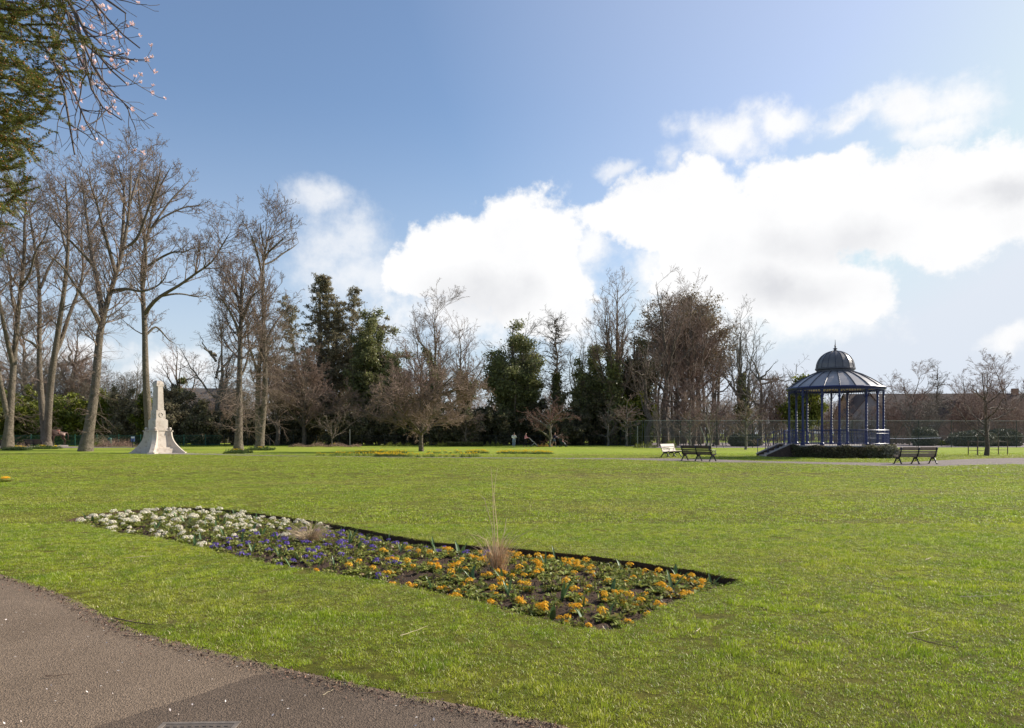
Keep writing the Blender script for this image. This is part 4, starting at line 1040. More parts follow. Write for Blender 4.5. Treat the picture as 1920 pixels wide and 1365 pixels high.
    for yy in (-1.06, 1.06):
        mb = MB(); mb.prism([(-3.2, 0.0), (-3.2, FZ+.03), (-3.55, FZ+.03), (-5.1, .16), (-5.1, 0)], yy-.11, yy+.11); mb.build('stair_wall', M_brickd, t)
        mb = MB(); mb.prism([(-3.2, FZ+.035), (-3.2, FZ+.10), (-3.58, FZ+.10), (-5.14, .23), (-5.14, .165), (-3.56, FZ+.035)], yy-.14, yy+.14); mb.build('coping', M_conc, t)
        mb = MB()
        for x, z in ((-3.35, FZ+.1), (-3.95, FZ-.06), (-4.5, .50), (-5.05, .2)):
            mb.tube([(x, yy, z), (x, yy, z+1.0)], .022, 6); mb.lathe([(.0, 0), (.035, .02), (.0, .07)], 8, (x, yy, z+1.0))
        mb.tube([(-3.35, yy, FZ+1.05), (-3.9, yy, FZ+.90), (-5.05, yy, 1.15)], .018, 5); mb.tube([(-3.35, yy, FZ+.6), (-3.9, yy, FZ+.42), (-5.05, yy, .68)], .012, 5)
        mb.build('stair_rail', M_blue, t)
    # scrubby growth against the base
    rng = np.random.default_rng(9)
    n = 9000; a = rng.uniform(R(-172), R(8), n); rr = 3.42+rng.random(n)*.35+0.1*np.sin(a*9); z = rng.random(n)**.8*(.80+.1*np.sin(a*13))
    P = np.stack([cx+rr*np.cos(a), D+rr*np.sin(a), z], 1)
    tag(link('hedge', leaves('hedge', P, .085, rng, L_dark, .7)), 'dark clipped hedge growing against the curved base of the bandstand', 'hedge')
    M_var = mat('variegated_leaf', (0.16, 0.17, 0.10), 0.5, (0.30, 0.27, 0.20), 5, trans=.15, island=.5)
    for i, (px, wd, h, lb) in enumerate([(1632, 1.5, .88, 'variegated pale leaved bush against the bandstand base, left of the pair'), (1667, 1.7, .86, 'variegated pale leaved bush beside the rear view bench')]):
        x = (px-960)/F*48.6; q = nrm(rng.normal(size=(5200, 3)))*(.55+.45*rng.random((5200, 1))**.5)
        q = q*np.array([wd/2, .5, h*.62])+np.array([0, 0, h*.42]); q += .06*np.sin(q*17)[:, [1, 2, 0]]; q[:, 2] = np.abs(q[:, 2])
        me = leaves('bush', q, .075, rng, M_var, .7); tag(link('bush', me, loc=(x, 48.9, 0)), lb, 'bush', 'variegated bushes')
bandstand()

# ------------------------------------------------------------------ park benches
M_iron = mat('black_iron', (0.012, 0.013, 0.018), 0.4, spec=.5)
M_slat = mat('weathered_slat', (0.30, 0.235, 0.185), 0.6, (0.22, 0.17, 0.135), 7, spec=.4)
M_slatw = mat('pale_slat', (0.62, 0.54, 0.46), 0.5, (0.54, 0.46, 0.39), 7)
M_slatd = mat('dark_slat', (0.075, 0.055, 0.045), 0.6, (0.11, 0.08, 0.065), 7)
def bench(label, loc, rz, L=2.2, slat=None):
    t = thing('park_bench', label, 'bench', loc, rz, 'slatted park benches with scrolled iron ends')
    slat = slat or M_slat
    # local: length along x, sitter looks along -y
    prof_back = [(.20, .44), (.23, .54), (.27, .66), (.31, .78), (.345, .87)]
    for k, (y, z) in enumerate(prof_back[0:]):
        mb = MB(); T = Matrix.Translation((0, y-.02, z)) @ Matrix.Rotation(R(-20), 4, 'X')
        mb.box((0, 0, 0), (L, .024, .098), M=T); mb.build('back_slat', slat, t, bevel=.006)
    for k in range(5):
        y = -.26+k*.095; z = .43+(.012 if k == 0 else 0)-.008*k
        mb = MB(); mb.box((0, y, z), (L, .085, .03)); mb.build('seat_slat', slat, t, bevel=.006)
    for x in (-L/2+.09, 0, L/2-.09):
        mb = MB()
        mb.tube([(x, -.34, .02), (x, -.30, .05), (x, -.22, .16), (x, -.12, .30), (x, .02, .37), (x, .16, .38), (x, .22, .45), (x, .30, .68), (x, .37, .90)], [.042, .034, .034, .042, .044, .044, .038, .03, .04], 8)
        mb.tube([(x, .36, .02), (x, .32, .05), (x, .25, .16), (x, .16, .28), (x, .02, .36), (x, -.12, .38), (x, -.30, .40)], [.042, .034, .034, .042, .044, .038, .034], 8)
        for cy, cz, rr in ((-.05, .22, .07), (.08, .24, .06), (.0, .33, .04)):
            mb.tube([(x, cy+rr*math.cos(q), cz+rr*math.sin(q)) for q in np.linspace(0, 2*PI, 11)], .012, 5)
        mb.box((x, -.36, .012), (.07, .09, .024)); mb.box((x, .38, .012), (.07, .09, .024))
        mb.build('iron_leg', M_iron, t, smooth=True)
        if x:
            mb = MB()
            mb.tube([(x, .27, .66), (x, .12, .69), (x, -.08, .67), (x, -.26, .66), (x, -.33, .62), (x, -.32, .55), (x, -.27, .54), (x, -.26, .59)], .018, 7)
            for cy, cz, rr in ((.10, .58, .055), (-.04, .57, .06), (-.17, .56, .05)):
                mb.tube([(x, cy+rr*math.cos(q), cz+rr*math.sin(q)) for q in np.linspace(0, 2*PI, 11)], .011, 5)
            mb.tube([(x, -.29, .54), (x, -.26, .42)], .014, 6)
            mb.build('armrest', M_iron, t, smooth=True)
    return t
p = G(1716, 870.2); bench('dark slatted bench seen from behind on the path just right of the bandstand', p, R(180+4), 2.12, M_slat)
p = G(1310, 864.5); bench('dark slatted bench seen from behind at an angle left of the bandstand steps', p, R(180-48), 2.1, M_slatd)
p = G(1259, 857.6); bench('sunlit pale slatted bench facing right, behind the dark bench left of the bandstand steps', p, R(52), 2.0, M_slatw)
p = G(65, 838.8); bench('brown slatted bench under the trees left of the bronze horse', p, R(180), 2.0, M_slatd)
p = G(2, 839.6); bench('brown slatted bench cut by the left frame edge', p, R(180), 1.9, M_slatd)

# ------------------------------------------------------------------ stone war memorial
M_stone = mat('pale_stone', (0.50, 0.435, 0.365), 0.78, (0.60, 0.525, 0.445), 0.9, rgb3=(0.42, 0.345, 0.28), bump=.12, bscale=14, bdist=.01)
def memorial():
    d = 2310/(850.3-HZ); x = (296.5-960)/F*d
    t = thing('war_memorial', 'pale stone war memorial with a tapering shaft and four curved buttresses', 'monument', (x, d, 0), R(11))
    Z = 1.83; D45 = R(45)
    def flare(a0, a1, z0, z1, n=12): return [(a0+(a1-a0)*(1-math.sin(q))**1.25, z0+(z1-z0)*(q/(PI/2))) for q in np.linspace(0, PI/2, n)]
    for k in range(4):
        M = Matrix.Rotation(k*PI/2, 4, 'Z'); fl = flare(1.04, 2.02, .13, Z-.06)
        mb = MB(); mb.prism([(.1, .13)]+fl+[(.1, Z-.06)], -.17, .17, M); w_ = mb.build('buttress', M_stone, t, bevel=.012)
        mb = MB(); mb.prism([(.1, 0), (2.10, 0), (2.10, .125), (.1, .125)], -.27, .27, M); mb.build('buttress_foot', M_stone, w_, bevel=.01)
        mb = MB(); mb.prism([(.5, Z-.055), (1.10, Z-.055), (1.10, Z+.02), (.5, Z+.02)], -.20, .20, M); c = M @ Vector((.90, 0, 0))
        mb.lathe([(.07, Z+.02), (.07, Z+.06)]+[(.125*math.sin(q)+.001, Z+.16-.125*math.cos(q)) for q in np.linspace(.5, PI, 9)], 16, tuple(c)); mb.build('stone_ball', M_stone, w_)
    mb = MB(); mb.box((0, 0, .20), (2.0, 2.0, .40), D45); mb.box((0, 0, .45), (1.74, 1.74, .10), D45); mb.build('plinth', M_stone, t, bevel=.012)
    mb = MB(); mb.box((0, 0, Z*.5+.24), (1.42, 1.42, Z-.48), D45, top=.82); mb.build('pedestal', M_stone, t, bevel=.015)
    mb = MB(); mb.box((0, 0, Z+.05), (1.28, 1.28, .11), D45); mb.build('cornice', M_stone, t, bevel=.02)
    mb = MB(); mb.box((0, 0, Z+.105+.38), (1.06, 1.06, .76), D45); mb.box((0, 0, Z+.105+.79), (.98, .98, .07), D45); mb.build('upper_pedestal', M_stone, t, bevel=.02)
    z = Z+.93
    mb = MB(); mb.box((0, 0, z+.36), (.82, .82, .72), D45, top=.95); nb = mb.build('shaft_base', M_stone, t, bevel=.015)
    for k in range(4):
        mb = MB(); M = Matrix.Rotation(k*PI/2+D45, 4, 'Z')
        mb.tube([M @ Vector((.15*math.cos(q), -.405, z+.36+.18*math.sin(q))) for q in np.linspace(0, 2*PI, 17)], .032, 6); mb.build('wreath', M_stone, nb, smooth=True)
    z += .72; H = 2.35
    def ring(h, zz):
        c = .11; p = [(-h, -h+c), (-h+c*.4, -h+c), (-h+c*.4, -h+c*.4), (-h+c, -h+c*.4), (-h+c, -h)]; out = []
        for k in range(4):
            M = Matrix.Rotation(k*PI/2+D45, 4, 'Z'); out += [tuple((M @ Vector((a, b, zz)))) for a, b in p]
        return out
    vs = ring(.355, z)+ring(.30, z+H-.42); mb = MB(); mb.add(vs, [(k, (k+1) % 20, 20+(k+1) % 20, 20+k) for k in range(20)]); mb.build('shaft', M_stone, t)
    mb = MB(); zc = z+H-.42
    mb.box((0, 0, zc+.10), (.625, .625, .20), D45); mb.box((0, 0, zc+.28), (.62, .62, .16), D45, top=.88); mb.box((0, 0, zc+.41), (.54, .54, .10), D45, top=.6)
    mb.build('cap', M_stone, t, bevel=.02)
    mb = MB(); mb.box((x, d, .012), (3.9, 3.9, .024), R(11)+D45); o = mb.build('paving', M_conc); tag(o, kind='structure')
memorial()
p = [G(330, 850.6), G(580, 852.0), G(580, 851.6), G(330, 849.8)]
sheet('paved_strip', [(q.x, q.y) for q in p], .014, M_conc)

# ------------------------------------------------------------------ railings and fences
M_green = mat('green_railing', (0.020, 0.095, 0.070), 0.5, spec=.4)
M_blackr = mat('black_railing', (0.018, 0.022, 0.022), 0.5)
def railing(name, label, p0, p1, h, m, step=.14, postd=2.7, br=.010):
    a = Vector(p0); b = Vector(p1); L = (b-a).length; u = (b-a)/L
    t = thing(name, label, 'railing', (a.x, a.y, 0), 0)
    rel = lambda q, z: Vector((u.x*q, u.y*q, z))
    mb = MB()
    n = int(L/step)
    for i in range(n): mb.tube([rel(i*step, .05), rel(i*step, h)], [br, br*.8], 4, False)
    mb.build('bars', m, t)
    for z in (.18, h-.13):
        mb = MB(); mb.tube([rel(0, z), rel(L, z)], .022, 4); mb.build('rail', m, t)
    k = int(L/postd)+1; pm = None
    for i in range(k):
        mb = MB(); mb.box((0, 0, (h+.08)/2), (.07, .07, h+.08)); 
        if pm is None: o = mb.build('post', m, t); pm = o.data
        else: o = link('post', pm, t)
        o.location = rel(i*postd, 0)
railing('railing_fence', 'long green bow topped railing on the left in front of the evergreen shrubs', (-85, 93, 0), (-37, 95.5, 0), 1.42, M_green)
railing('railing_fence', 'long dark railing running along the foot of the tree line in the middle', (-36.8, 95.5, 0), (15, 99, 0), 1.40, M_blackr, .15, 2.9)

M_mesh = None
def chainlink():
    m = bpy.data.materials.new('chain_link'); m.use_nodes = True; w = NT(m.node_tree); w.n.clear()
    out = w.node('ShaderNodeOutputMaterial'); b = w.node('ShaderNodeBsdfPrincipled'); b.inputs['Base Color'].default_value = (.10, .11, .11, 1); b.inputs['Roughness'].default_value = .5
    tc = w.node('ShaderNodeTexCoord'); sp = w.node('ShaderNodeSeparateXYZ'); w.put(sp.inputs[0], tc.outputs['Object'])
    a = w.math('FRACT', w.math('MULTIPLY', w.math('ADD', sp.outputs[0], sp.outputs[2]), 14)); c = w.math('FRACT', w.math('MULTIPLY', w.math('SUBTRACT', sp.outputs[0], sp.outputs[2]), 14))
    f = w.math('MAXIMUM', w.math('LESS_THAN', a, .10), w.math('LESS_THAN', c, .10))
    tr = w.node('ShaderNodeBsdfTransparent'); mx = w.node('ShaderNodeMixShader'); w.put(mx.inputs[0], f)
    w.l.new(tr.outputs[0], mx.inputs[1]); w.l.new(b.outputs[0], mx.inputs[2]); w.l.new(mx.outputs[0], out.inputs[0]); return m
M_mesh = chainlink(); M_postd = mat('dark_green_post', (.02, .035, .03), .5); M_pipe = mat('grey_pipe', (.30, .31, .30), .5)
def netfence(label, p0, p1, h, postd, braces=()):
    a = Vector(p0); b = Vector(p1); L = (b-a).length; u = (b-a)/L
    t = thing('court_fence', label, 'fence', (a.x, a.y, 0), math.atan2(u.y, u.x), 'chain link fences round the tennis court')
    mb = MB(); mb.add([(0, 0, .02), (L, 0, .02), (L, 0, h), (0, 0, h)], [(0, 1, 2, 3)]); mb.build('chain_link', M_mesh, t)
    mb = MB(); mb.tube([(0, 0, h), (L, 0, h)], .02, 5); mb.build('top_wire', M_pipe, t)
    mb = MB(); mb.tube([(0, 0, h*.42), (L, 0, h*.42)], .008, 4); mb.tube([(0, 0, .05), (L, 0, .05)], .01, 4); mb.build('mid_wire', M_pipe, t)
    pm = None
    for i in range(int(L/postd)+1):
        if pm is None:
            mb = MB(); mb.tube([(0, 0, 0), (0, 0, h+.03)], .035, 6); o = mb.build('post', M_postd, t); pm = o.data
        else: o = link('post', pm, t)
        o.location = (i*postd, 0, 0)
    for x, s in braces:
        mb = MB(); mb.tube([(x, 0.03, h*.9), (x+s, 0.03, 0)], .028, 5); mb.build('brace', M_postd, t)
netfence('near side chain link court fence right of the bandstand', (34.5, 84.0, 0), (72, 86.6, 0), 3.05, 3.9, ((10.0, 1.6), (10, -1.6)))
netfence('near side chain link court fence between the dark bench and the bandstand', (14.6, 82.3, 0), (34.3, 84.0, 0), 3.05, 4.1, ((7.8, 1.2),))
netfence('chain link fence along the far side of the tennis court', (14.6, 112, 0), (88, 118, 0), 3.05, 4.5)
netfence('chain link fence closing the left end of the tennis court', (14.4, 82.5, 0), (14.4, 112, 0), 3.05, 4.2)
# tennis net
t = thing('tennis_net', 'sagging tennis net with a white top band behind the fence right of the bandstand', 'net', (44.5, 94, 0))
for x in (0, 9.6):
    mb = MB(); mb.tube([(x, 0, 0), (x, 0, 1.08)], .05, 8); mb.build('net_post', M_postd, t)
mb = MB(); mb.tube([(0, 0, 1.04), (4.8, 0, .95), (9.6, 0, 1.04)], .035, 4); mb.build('top_band', M_white, t)
mb = MB()
for i in range(60): mb.tube([(.16*i, 0, .05), (.16*i, 0, .98)], .006, 3, False)
for i in range(6): mb.tube([(0, 0, .08+i*.16), (9.6, 0, .08+i*.16)], .006, 3, False)
mb.build('netting', M_postd, t)

# clipped hedges and bushes beyond
def bush(label, px, d, wpx, top, m, seed, n=9000, size=.16, box=False, name='bush', group=None, flat=None, depth=1.0):
    rng = np.random.default_rng(seed); x = (px-960)/F*d; wd = wpx/F*d; h = EYE-(top-HZ)/F*d
    if box:
        q = rng.uniform(-1, 1, (n, 3)); k = rng.integers(0, 3, n); q[np.arange(n), k] = np.sign(q[np.arange(n), k])
        q = q*np.array([wd/2, depth/2, h/2])+np.array([0, 0, h/2])+rng.normal(size=(n, 3))*.03
    else:
        q = nrm(rng.normal(size=(n, 3)))*(.72+.28*rng.random((n, 1)))
        ph = rng.random(6)*6; q *= (1+.07*np.sin(q[:, :1]*6+ph[0])+.06*np.sin(q[:, 1:2]*7+ph[1])+.05*np.sin(q[:, 2:]*9+ph[2]))
        q = q*np.array([wd/2, wd/2*depth, h*.62])+np.array([0, 0, h*.40])
    q[:, 2] = np.abs(q[:, 2])
    tag(link(name, leaves(name, q, size, rng, m, .75), loc=(x, d, 0)), label, name, group)
M_var2 = mat('flowering_bush_leaf', (0.075, 0.085, 0.045), 0.5, (0.14, 0.13, 0.075), 3, trans=.1, island=.5, rgb3=(.30, .27, .21))
bush('round variegated bush behind the tennis fence, left of the two wide ones', 1733, 96, 48, 800, M_var2, 61, group='rounded bushes behind the tennis court')
bush('wide rounded bush behind the tennis fence, left half of the touching pair', 1825, 92, 85, 806, M_var2, 62, 14000, group='rounded bushes behind the tennis court')
bush('wide rounded bush behind the tennis fence, right half of the touching pair', 1880, 93, 62, 804, M_var2, 63, 12000, group='rounded bushes behind the tennis court')
bush('low green bush on the court edge below the brick gable', 1762, 99, 34, 826, L_laurel, 64, 3500, group='rounded bushes behind the tennis court')
bush('wide low clipped bush behind the fence between the dark bench and the bandstand', 1396, 92, 62, 812, M_var2, 65, 12000, group='rounded bushes behind the tennis court')
bush('low flat clipped box hedge behind the twiggy lawn tree', 872, 92.5, 65, 829.5, mat('box_leaf', (0.075, 0.085, 0.02), .6, (.11, .11, .03), 2, island=.4), 66, 9000, .10, True, 'hedge')

# ------------------------------------------------------------------ houses
M_brick = mat('orange_brick', (0.27, 0.16, 0.11), .9, (0.33, 0.20, 0.14), 3)
M_render = mat('white_render', (0.30, 0.28, 0.265), .85, (.25, .235, .22), 1)
M_tile = mat('brown_tile', (0.085, 0.060, 0.050), .85, (.12, .085, .07), 2.5)
M_tile2 = mat('grey_tile', (0.16, 0.14, 0.125), .85, (.2, .18, .16), 2.5)
M_glass = mat('window_glass', (0.03, 0.035, 0.04), .1, spec=.6)
def house(label, x, y, wd, dp, eave, ridge, rz, wallm, roofm, wins=(), chim=None, gables=()):
    """ridge runs along local x; wins are (x, z, w, h) on the front"""
    t = thing('house', label, 'house', (x, y, 0), rz)
    mb = MB(); g = [(-dp/2, 0), (dp/2, 0), (dp/2, eave), (0, ridge), (-dp/2, eave)]
    M = Matrix.Rotation(R(90), 4, 'Z'); mb.prism(g, -wd/2, wd/2, M); wl = mb.build('wall', wallm, t)
    sl = (ridge-eave)/(dp/2); ov = .35; mb = MB()
    for s in (-1, 1):
        pf = [(s*(dp/2+ov), eave-ov*sl+.05), (0, ridge+.05), (0, ridge+.22), (s*(dp/2+ov), eave-ov*sl+.22)]
        mb.prism(pf, -wd/2-.25, wd/2+.25, M)
    rf = mb.build('roof', roofm, t)
    if chim:
        mb = MB(); mb.box((chim, 0, ridge+.3), (.9, .7, 1.5)); mb.build('chimney', M_brick, rf)
    for gx, gw, ge, gr, gm in gables:      # cross gables facing the park
        tt = MB(); tt.prism([(-gw/2, 0), (gw/2, 0), (gw/2, ge), (0, gr), (-gw/2, ge)], -dp/2-1.2, -.2); o = tt.build('gable_wall', gm, t); o.location = (gx, 0, 0)
        tt = MB(); s2 = (gr-ge)/(gw/2)
        for s in (-1, 1): tt.prism([(s*(gw/2+.3), ge-.3*s2+.06), (0, gr+.06), (0, gr+.24), (s*(gw/2+.3), ge-.3*s2+.24)], -dp/2-1.5, -.1)
        o = tt.build('gable_roof', roofm, t); o.location = (gx, 0, 0)
    for wx, wy, wz, ww, wh in wins:
        mb = MB(); mb.box((wx, wy-.03, wz), (ww+.16, .08, wh+.16)); f = mb.build('window', M_white, t)
        mb = MB(); mb.box((wx, wy-.075, wz), (ww, .02, wh)); mb.build('pane', M_glass, f)
house('white gabled house with a long brown roof behind the bandstand', 73.8, 128, 33, 9, 4.6, 8.2, R(-3), M_brick, M_tile,
      ((-14.6, -5.72, 2.4, 1.0, 1.2), (-4, -4.52, 2.2, 1.6, 1.3), (3.5, -4.52, 2.2, 1.6, 1.3), (14, -4.52, 2.2, 1.6, 1.3)), 12, ((-14.6, 5.6, 4.6, 8.0, M_render), (-.6, 5.6, 2.8, 6.7, M_brick)))
house('low grey roofed house half hidden by scrub right of the stone memorial', -51.5, 126, 10, 8, 5.6, 9.0, R(8), mat('brown_brick', (.13, .10, .08), .9), M_tile2, ((-2.5, -4.03, 4.2, 1.1, 1.1), (2, -4.03, 4.2, 1.1, 1.1)), 2.5)

# ------------------------------------------------------------------ litter bins, sign, wires, posts, saplings
p = G(249, 839.2)
t = thing('notice_sign', 'small blue and white notice sign on a post left of the stone memorial', 'sign', p)
mb = MB(); mb.box((0, 0, .45), (.06, .06, .9)); mb.build('post', M_postd, t)
mb = MB(); mb.box((0, 0, .98), (.42, .04, .62)); mb.build('panel', mat('sign_blue', (.10, .14, .32), .5), t)
mb = MB(); mb.box((0, -.024, 1.15), (.38, .012, .2)); mb.build('header', M_white, t)
p = G(205.5, 837.9)
t = thing('litter_bin', 'small green litter bin by the railings between the leaning trunk and the memorial', 'litter bin', p)
mb = MB(); mb.lathe([(.20, 0), (.22, .1), (.22, .85), (.25, .88), (.25, .95)], 14, cap=True); mb.build('body', M_green, t)
mb = MB(); mb.lathe([(.27, .95), (.24, 1.05), (.05, 1.12)], 14, cap=True); mb.build('lid', M_green, t)
M_wood = mat('stake_wood', (.17, .12, .09), .8)
for px, by, lb in ((1833, 853.5, 'staked sapling in a square of four posts left of the forked trunk'), (1872, 852, 'staked sapling in a square of posts right of the forked trunk')):
    p = G(px, by); t = thing('staked_sapling', lb, 'sapling', p, R(12), 'staked saplings')
    for sx in (-.42, .42):
        for sy in (-.42, .42):
            mb = MB(); mb.box((sx, sy, .55), (.05, .05, 1.1)); mb.build('stake', M_wood, t)
    mb = MB()
    for z in (.35, 1.0):
        for a, b in (((-.42, -.42), (.42, -.42)), ((.42, -.42), (.42, .42)), ((.42, .42), (-.42, .42)), ((-.42, .42), (-.42, -.42))):
            mb.tube([(*a, z), (*b, z)], .012, 4)
    mb.build('tie_rail', M_wood, t)
    mb = MB(); mb.tube([(0, 0, 0), (.03, 0, 1), (-.02, .02, 2.0), (.03, 0, 2.9)], [.03, .025, .016, .005], 6)
    rr = random.Random(px)
    for k in range(14):
        z = 1.2+k*.11; a = rr.random()*6.3; L = rr.uniform(.3, .7); mb.tube([(0, 0, z), (math.cos(a)*L*.6, math.sin(a)*L*.6, z+L*.4), (math.cos(a)*L, math.sin(a)*L, z+L*.9)], [.010, .007, .003], 4, False)
    mb.build('stem', B_brown, t)
p = G(1866, 866) if False else None
mb = MB(); q = G(1330, 842.5)
t = thing('support_pole', 'leaning pale support pole tied to the small tree behind the dark bench', 'pole', (q.x-.2, q.y-.3, 0))
mb.tube([(0.1, 0, 0), (-.75, .1, 2.3)], .03, 6); mb.build('shaft', M_pipe, t)
mb = MB(); mb.box((0.08, 0, .05), (.12, .12, .1)); mb.build('foot', M_pipe, t)
for px, tp, d, lb in ((656, 806, 91, 'thin pale post beside the young tree in the mulched bed'), (1195.5, 800, 84, 'thin grey post near the left end of the tennis fence')):
    q = Vector(((px-960)/F*d, d, 0)); mb = MB(); h = EYE-(tp-HZ)/F*d; mb.lathe([(.045, 0), (.04, .1), (.03, .12), (.03, h), (.045, h+.02), (.01, h+.07)], 8, cap=True)
    o = mb.build('slim_post', M_pipe); o.location = q; tag(o, lb, 'post')
# drain cover in the path at the bottom of the picture
p = G(381, 1357)
t = thing('drain_cover', 'pale framed inspection cover set in the path at the bottom edge', 'drain cover', (p.x, p.y-.19, -.001), R(2))
mb = MB()
for c, s_ in (((0, .18, .006), (.44, .03, .014)), ((0, -.18, .006), (.44, .03, .014)), ((-.205, 0, .006), (.03, .33, .014)), ((.205, 0, .006), (.03, .33, .014))): mb.box(c, s_)
mb.build('frame', mat('worn_iron', (.20, .165, .135), .7, (.13, .105, .085), 30), t, bevel=.003)
mb = MB(); mb.box((0, 0, .004), (.378, .328, .012))
for i in range(9):
    for j in range(7): mb.box((-.16+i*.04, -.13+j*.043, .0115), (.018, .018, .004))
mb.build('plate', mat('plate_iron', (.13, .105, .085), .7, (.09, .072, .058), 30), t)
# ------------------------------------------------------------------ people, prams, bronze horse
def skin(name, joints, edges, m, parent=None, loc=None, sub=2, root=0):
    """one continuous surface grown over joints {name: (x, y, z, r)}"""
    names = list(joints); me = bpy.data.meshes.new(name)
    me.from_pydata([joints[k][:3] for k in names], [(names.index(a), names.index(b)) for a, b in edges], [])
    me.materials.append(m); o = link(name, me, parent, loc)
    md = o.modifiers.new('skin', 'SKIN'); md.use_smooth_shade = True; md.branch_smoothing = .6
    sv = me.skin_vertices[0].data if me.skin_vertices else None
    if sv is None:
        o.data.skin_vertices.new() if hasattr(o.data.skin_vertices, 'new') else None
    for i, k in enumerate(names):
        r = joints[k][3]; o.data.skin_vertices[0].data[i].radius = (r, r) if not hasattr(r, '__len__') else r
        o.data.skin_vertices[0].data[i].use_root = (i == root)
    s = o.modifiers.new('sub', 'SUBSURF'); s.levels = sub; s.render_levels = sub
    # freeze to a plain mesh
    dg = bpy.context.evaluated_depsgraph_get(); ev = o.evaluated_get(dg); nm = bpy.data.meshes.new_from_object(ev)
    o.modifiers.clear(); o.data = nm
    if not nm.materials: nm.materials.append(m)
    for p in nm.polygons: p.use_smooth = True
    return o
def chain(*a): return [(a[i], a[i+1]) for i in range(len(a)-1)]

M_skin = mat('skin', (.55, .33, .25), .6); M_hair = mat('dark_hair', (.02, .014, .012), .6)
def person(label, loc, rz, pose, top, legs, shoe, topc, skirt=False, short=False, h=1.68, bare_arms=False):
    """local: faces +y; pose gives arms 'down' | 'push' | 'front', and stride"""
    t = thing('person', label, 'person', loc, rz)
    k = h/1.68; st = pose['stride']; lean = pose.get('lean', 0.03)
    J = {'pelvis': (0, 0, .92, .115), 'waist': (0, lean*.3, 1.06, .11), 'chest': (0, lean*.7, 1.24, .135), 'neck': (0, lean+.01, 1.41, .055), 'jaw': (0, lean+.035, 1.50, .07), 'head': (0, lean+.02, 1.58, .088), 'crown': (0, lean+.01, 1.64, .06)}
    E = chain('pelvis', 'waist', 'chest', 'neck', 'jaw', 'head', 'crown')
    hands = {}
    for s, S in ((-1, 'l'), (1, 'r')):
        ph = st*s
        J.update({'hip'+S: (s*.09, 0, .86, .095), 'knee'+S: (s*.095, .05+ph*.18, .48, .06), 'ankle'+S: (s*.09, ph*.30-.02, .09, .038), 'toe'+S: (s*.10, ph*.30+.13, .035, .032)})
        E += chain('pelvis', 'hip'+S, 'knee'+S, 'ankle'+S, 'toe'+S)
        if pose['arms'] == 'push': el = (s*.24, lean+.08, 1.10); wr = (s*.20, lean+.36, 1.06)
        elif pose['arms'] == 'front': el = (s*.25, lean+.02, 1.10); wr = (s*.12, lean+.22, 1.02)
        else: el = (s*.25, lean-.03, 1.10); wr = (s*.26, lean+.05, .86)
        J.update({'sh'+S: (s*.175, lean*.9, 1.35, .06), 'el'+S: (*el, .042), 'wr'+S: (*wr, .028)})
        E += chain('chest', 'sh'+S, 'el'+S, 'wr'+S); d = (Vector(wr)-Vector(el)).normalized()
        hn = Vector(wr)+d*.07; J['palm'+S] = (*hn, .030); E.append(('wr'+S, 'palm'+S))
        for f, (off, ln) in enumerate(((-.03, .055), (-.01, .068), (.01, .063), (.03, .05))):
            b = hn+d*.03+Vector((off*.8, 0, -.006)); c = hn+d*(.03+ln*.6)+Vector((off, 0, -.02)); e2 = hn+d*(.03+ln*.75)+Vector((off, 0, -.045))
            for q, v in (('b', b), ('c', c), ('e', e2)): J[f'f{f}{q}{S}'] = (*v, .009)
            E += [('palm'+S, f'f{f}b{S}'), (f'f{f}b{S}', f'f{f}c{S}'), (f'f{f}c{S}', f'f{f}e{S}')]
        th = hn+Vector((-s*.035, .01, .0)); J['th'+S] = (*th, .010); J['tj'+S] = (*(th+d*.03+Vector((-s*.01, 0, -.01))), .009); E += [('palm'+S, 'th'+S), ('th'+S, 'tj'+S)]
    body = skin('body', {a: tuple(q*k for q in b) if not hasattr(b[3], '__len__') else b for a, b in J.items()}, E, M_skin, t)
    # face
    hd = Vector(J['head'][:3])*k
    mb = MB(); mb.tube([hd+Vector((0, .075, .02))*k, hd+Vector((0, .115, -.02))*k], [.008*k, .016*k], 6)
    for s in (-1, 1): mb.tube([hd+Vector((s*.085, -.01, .02))*k, hd+Vector((s*.092, -.012, -.03))*k], [.014*k, .01*k], 6)
    mb.build('nose_and_ears', M_skin, body)
    mb = MB()
    for s in (-1, 1): mb.box(tuple(hd+Vector((s*.032, .082, .0))*k), (.022*k, .012, .012*k))
    mb.build('eyes', M_hair, body)
    mb = MB(); mb.box(tuple(hd+Vector((0, .088, -.075))*k), (.045*k, .01, .01*k)); mb.build('mouth', mat('lips', (.4, .15, .13), .6), body)
    H = {'a': (hd.x, hd.y+.02, hd.z+.085*k, .055), 'b': (hd.x, hd.y-.03, hd.z+.04, .088), 'c': (hd.x, hd.y-.055, hd.z-.06, .07), 'd': (hd.x, hd.y-.06, hd.z-.16, .05)}
    skin('hair', H, chain('a', 'b', 'c', 'd'), M_hair, t, sub=1)
    g = .022
    T = {n: (*J[n][:3], J[n][3]+g) for n in ('waist', 'chest', 'shl', 'shr', 'ell', 'elr')}
    T['hem'] = (0, 0, .86, .145); T['col'] = (0, lean*.95, 1.39, .065)
    for S in 'lr':
        w_, e_ = Vector(J['wr'+S][:3]), Vector(J['el'+S][:3]); c = e_.lerp(w_, .85 if not bare_arms else .08); T['cf'+S] = (*c, J['wr'+S][3]+g)
    skin('top', {a: tuple(q*k for q in b) for a, b in T.items()}, chain('hem', 'waist', 'chest', 'col')+chain('chest', 'shl', 'ell', 'cfl')+chain('chest', 'shr', 'elr', 'cfr'), topc, t)
    T = {'pelvis': (0, 0, .93, .13)}; E = []
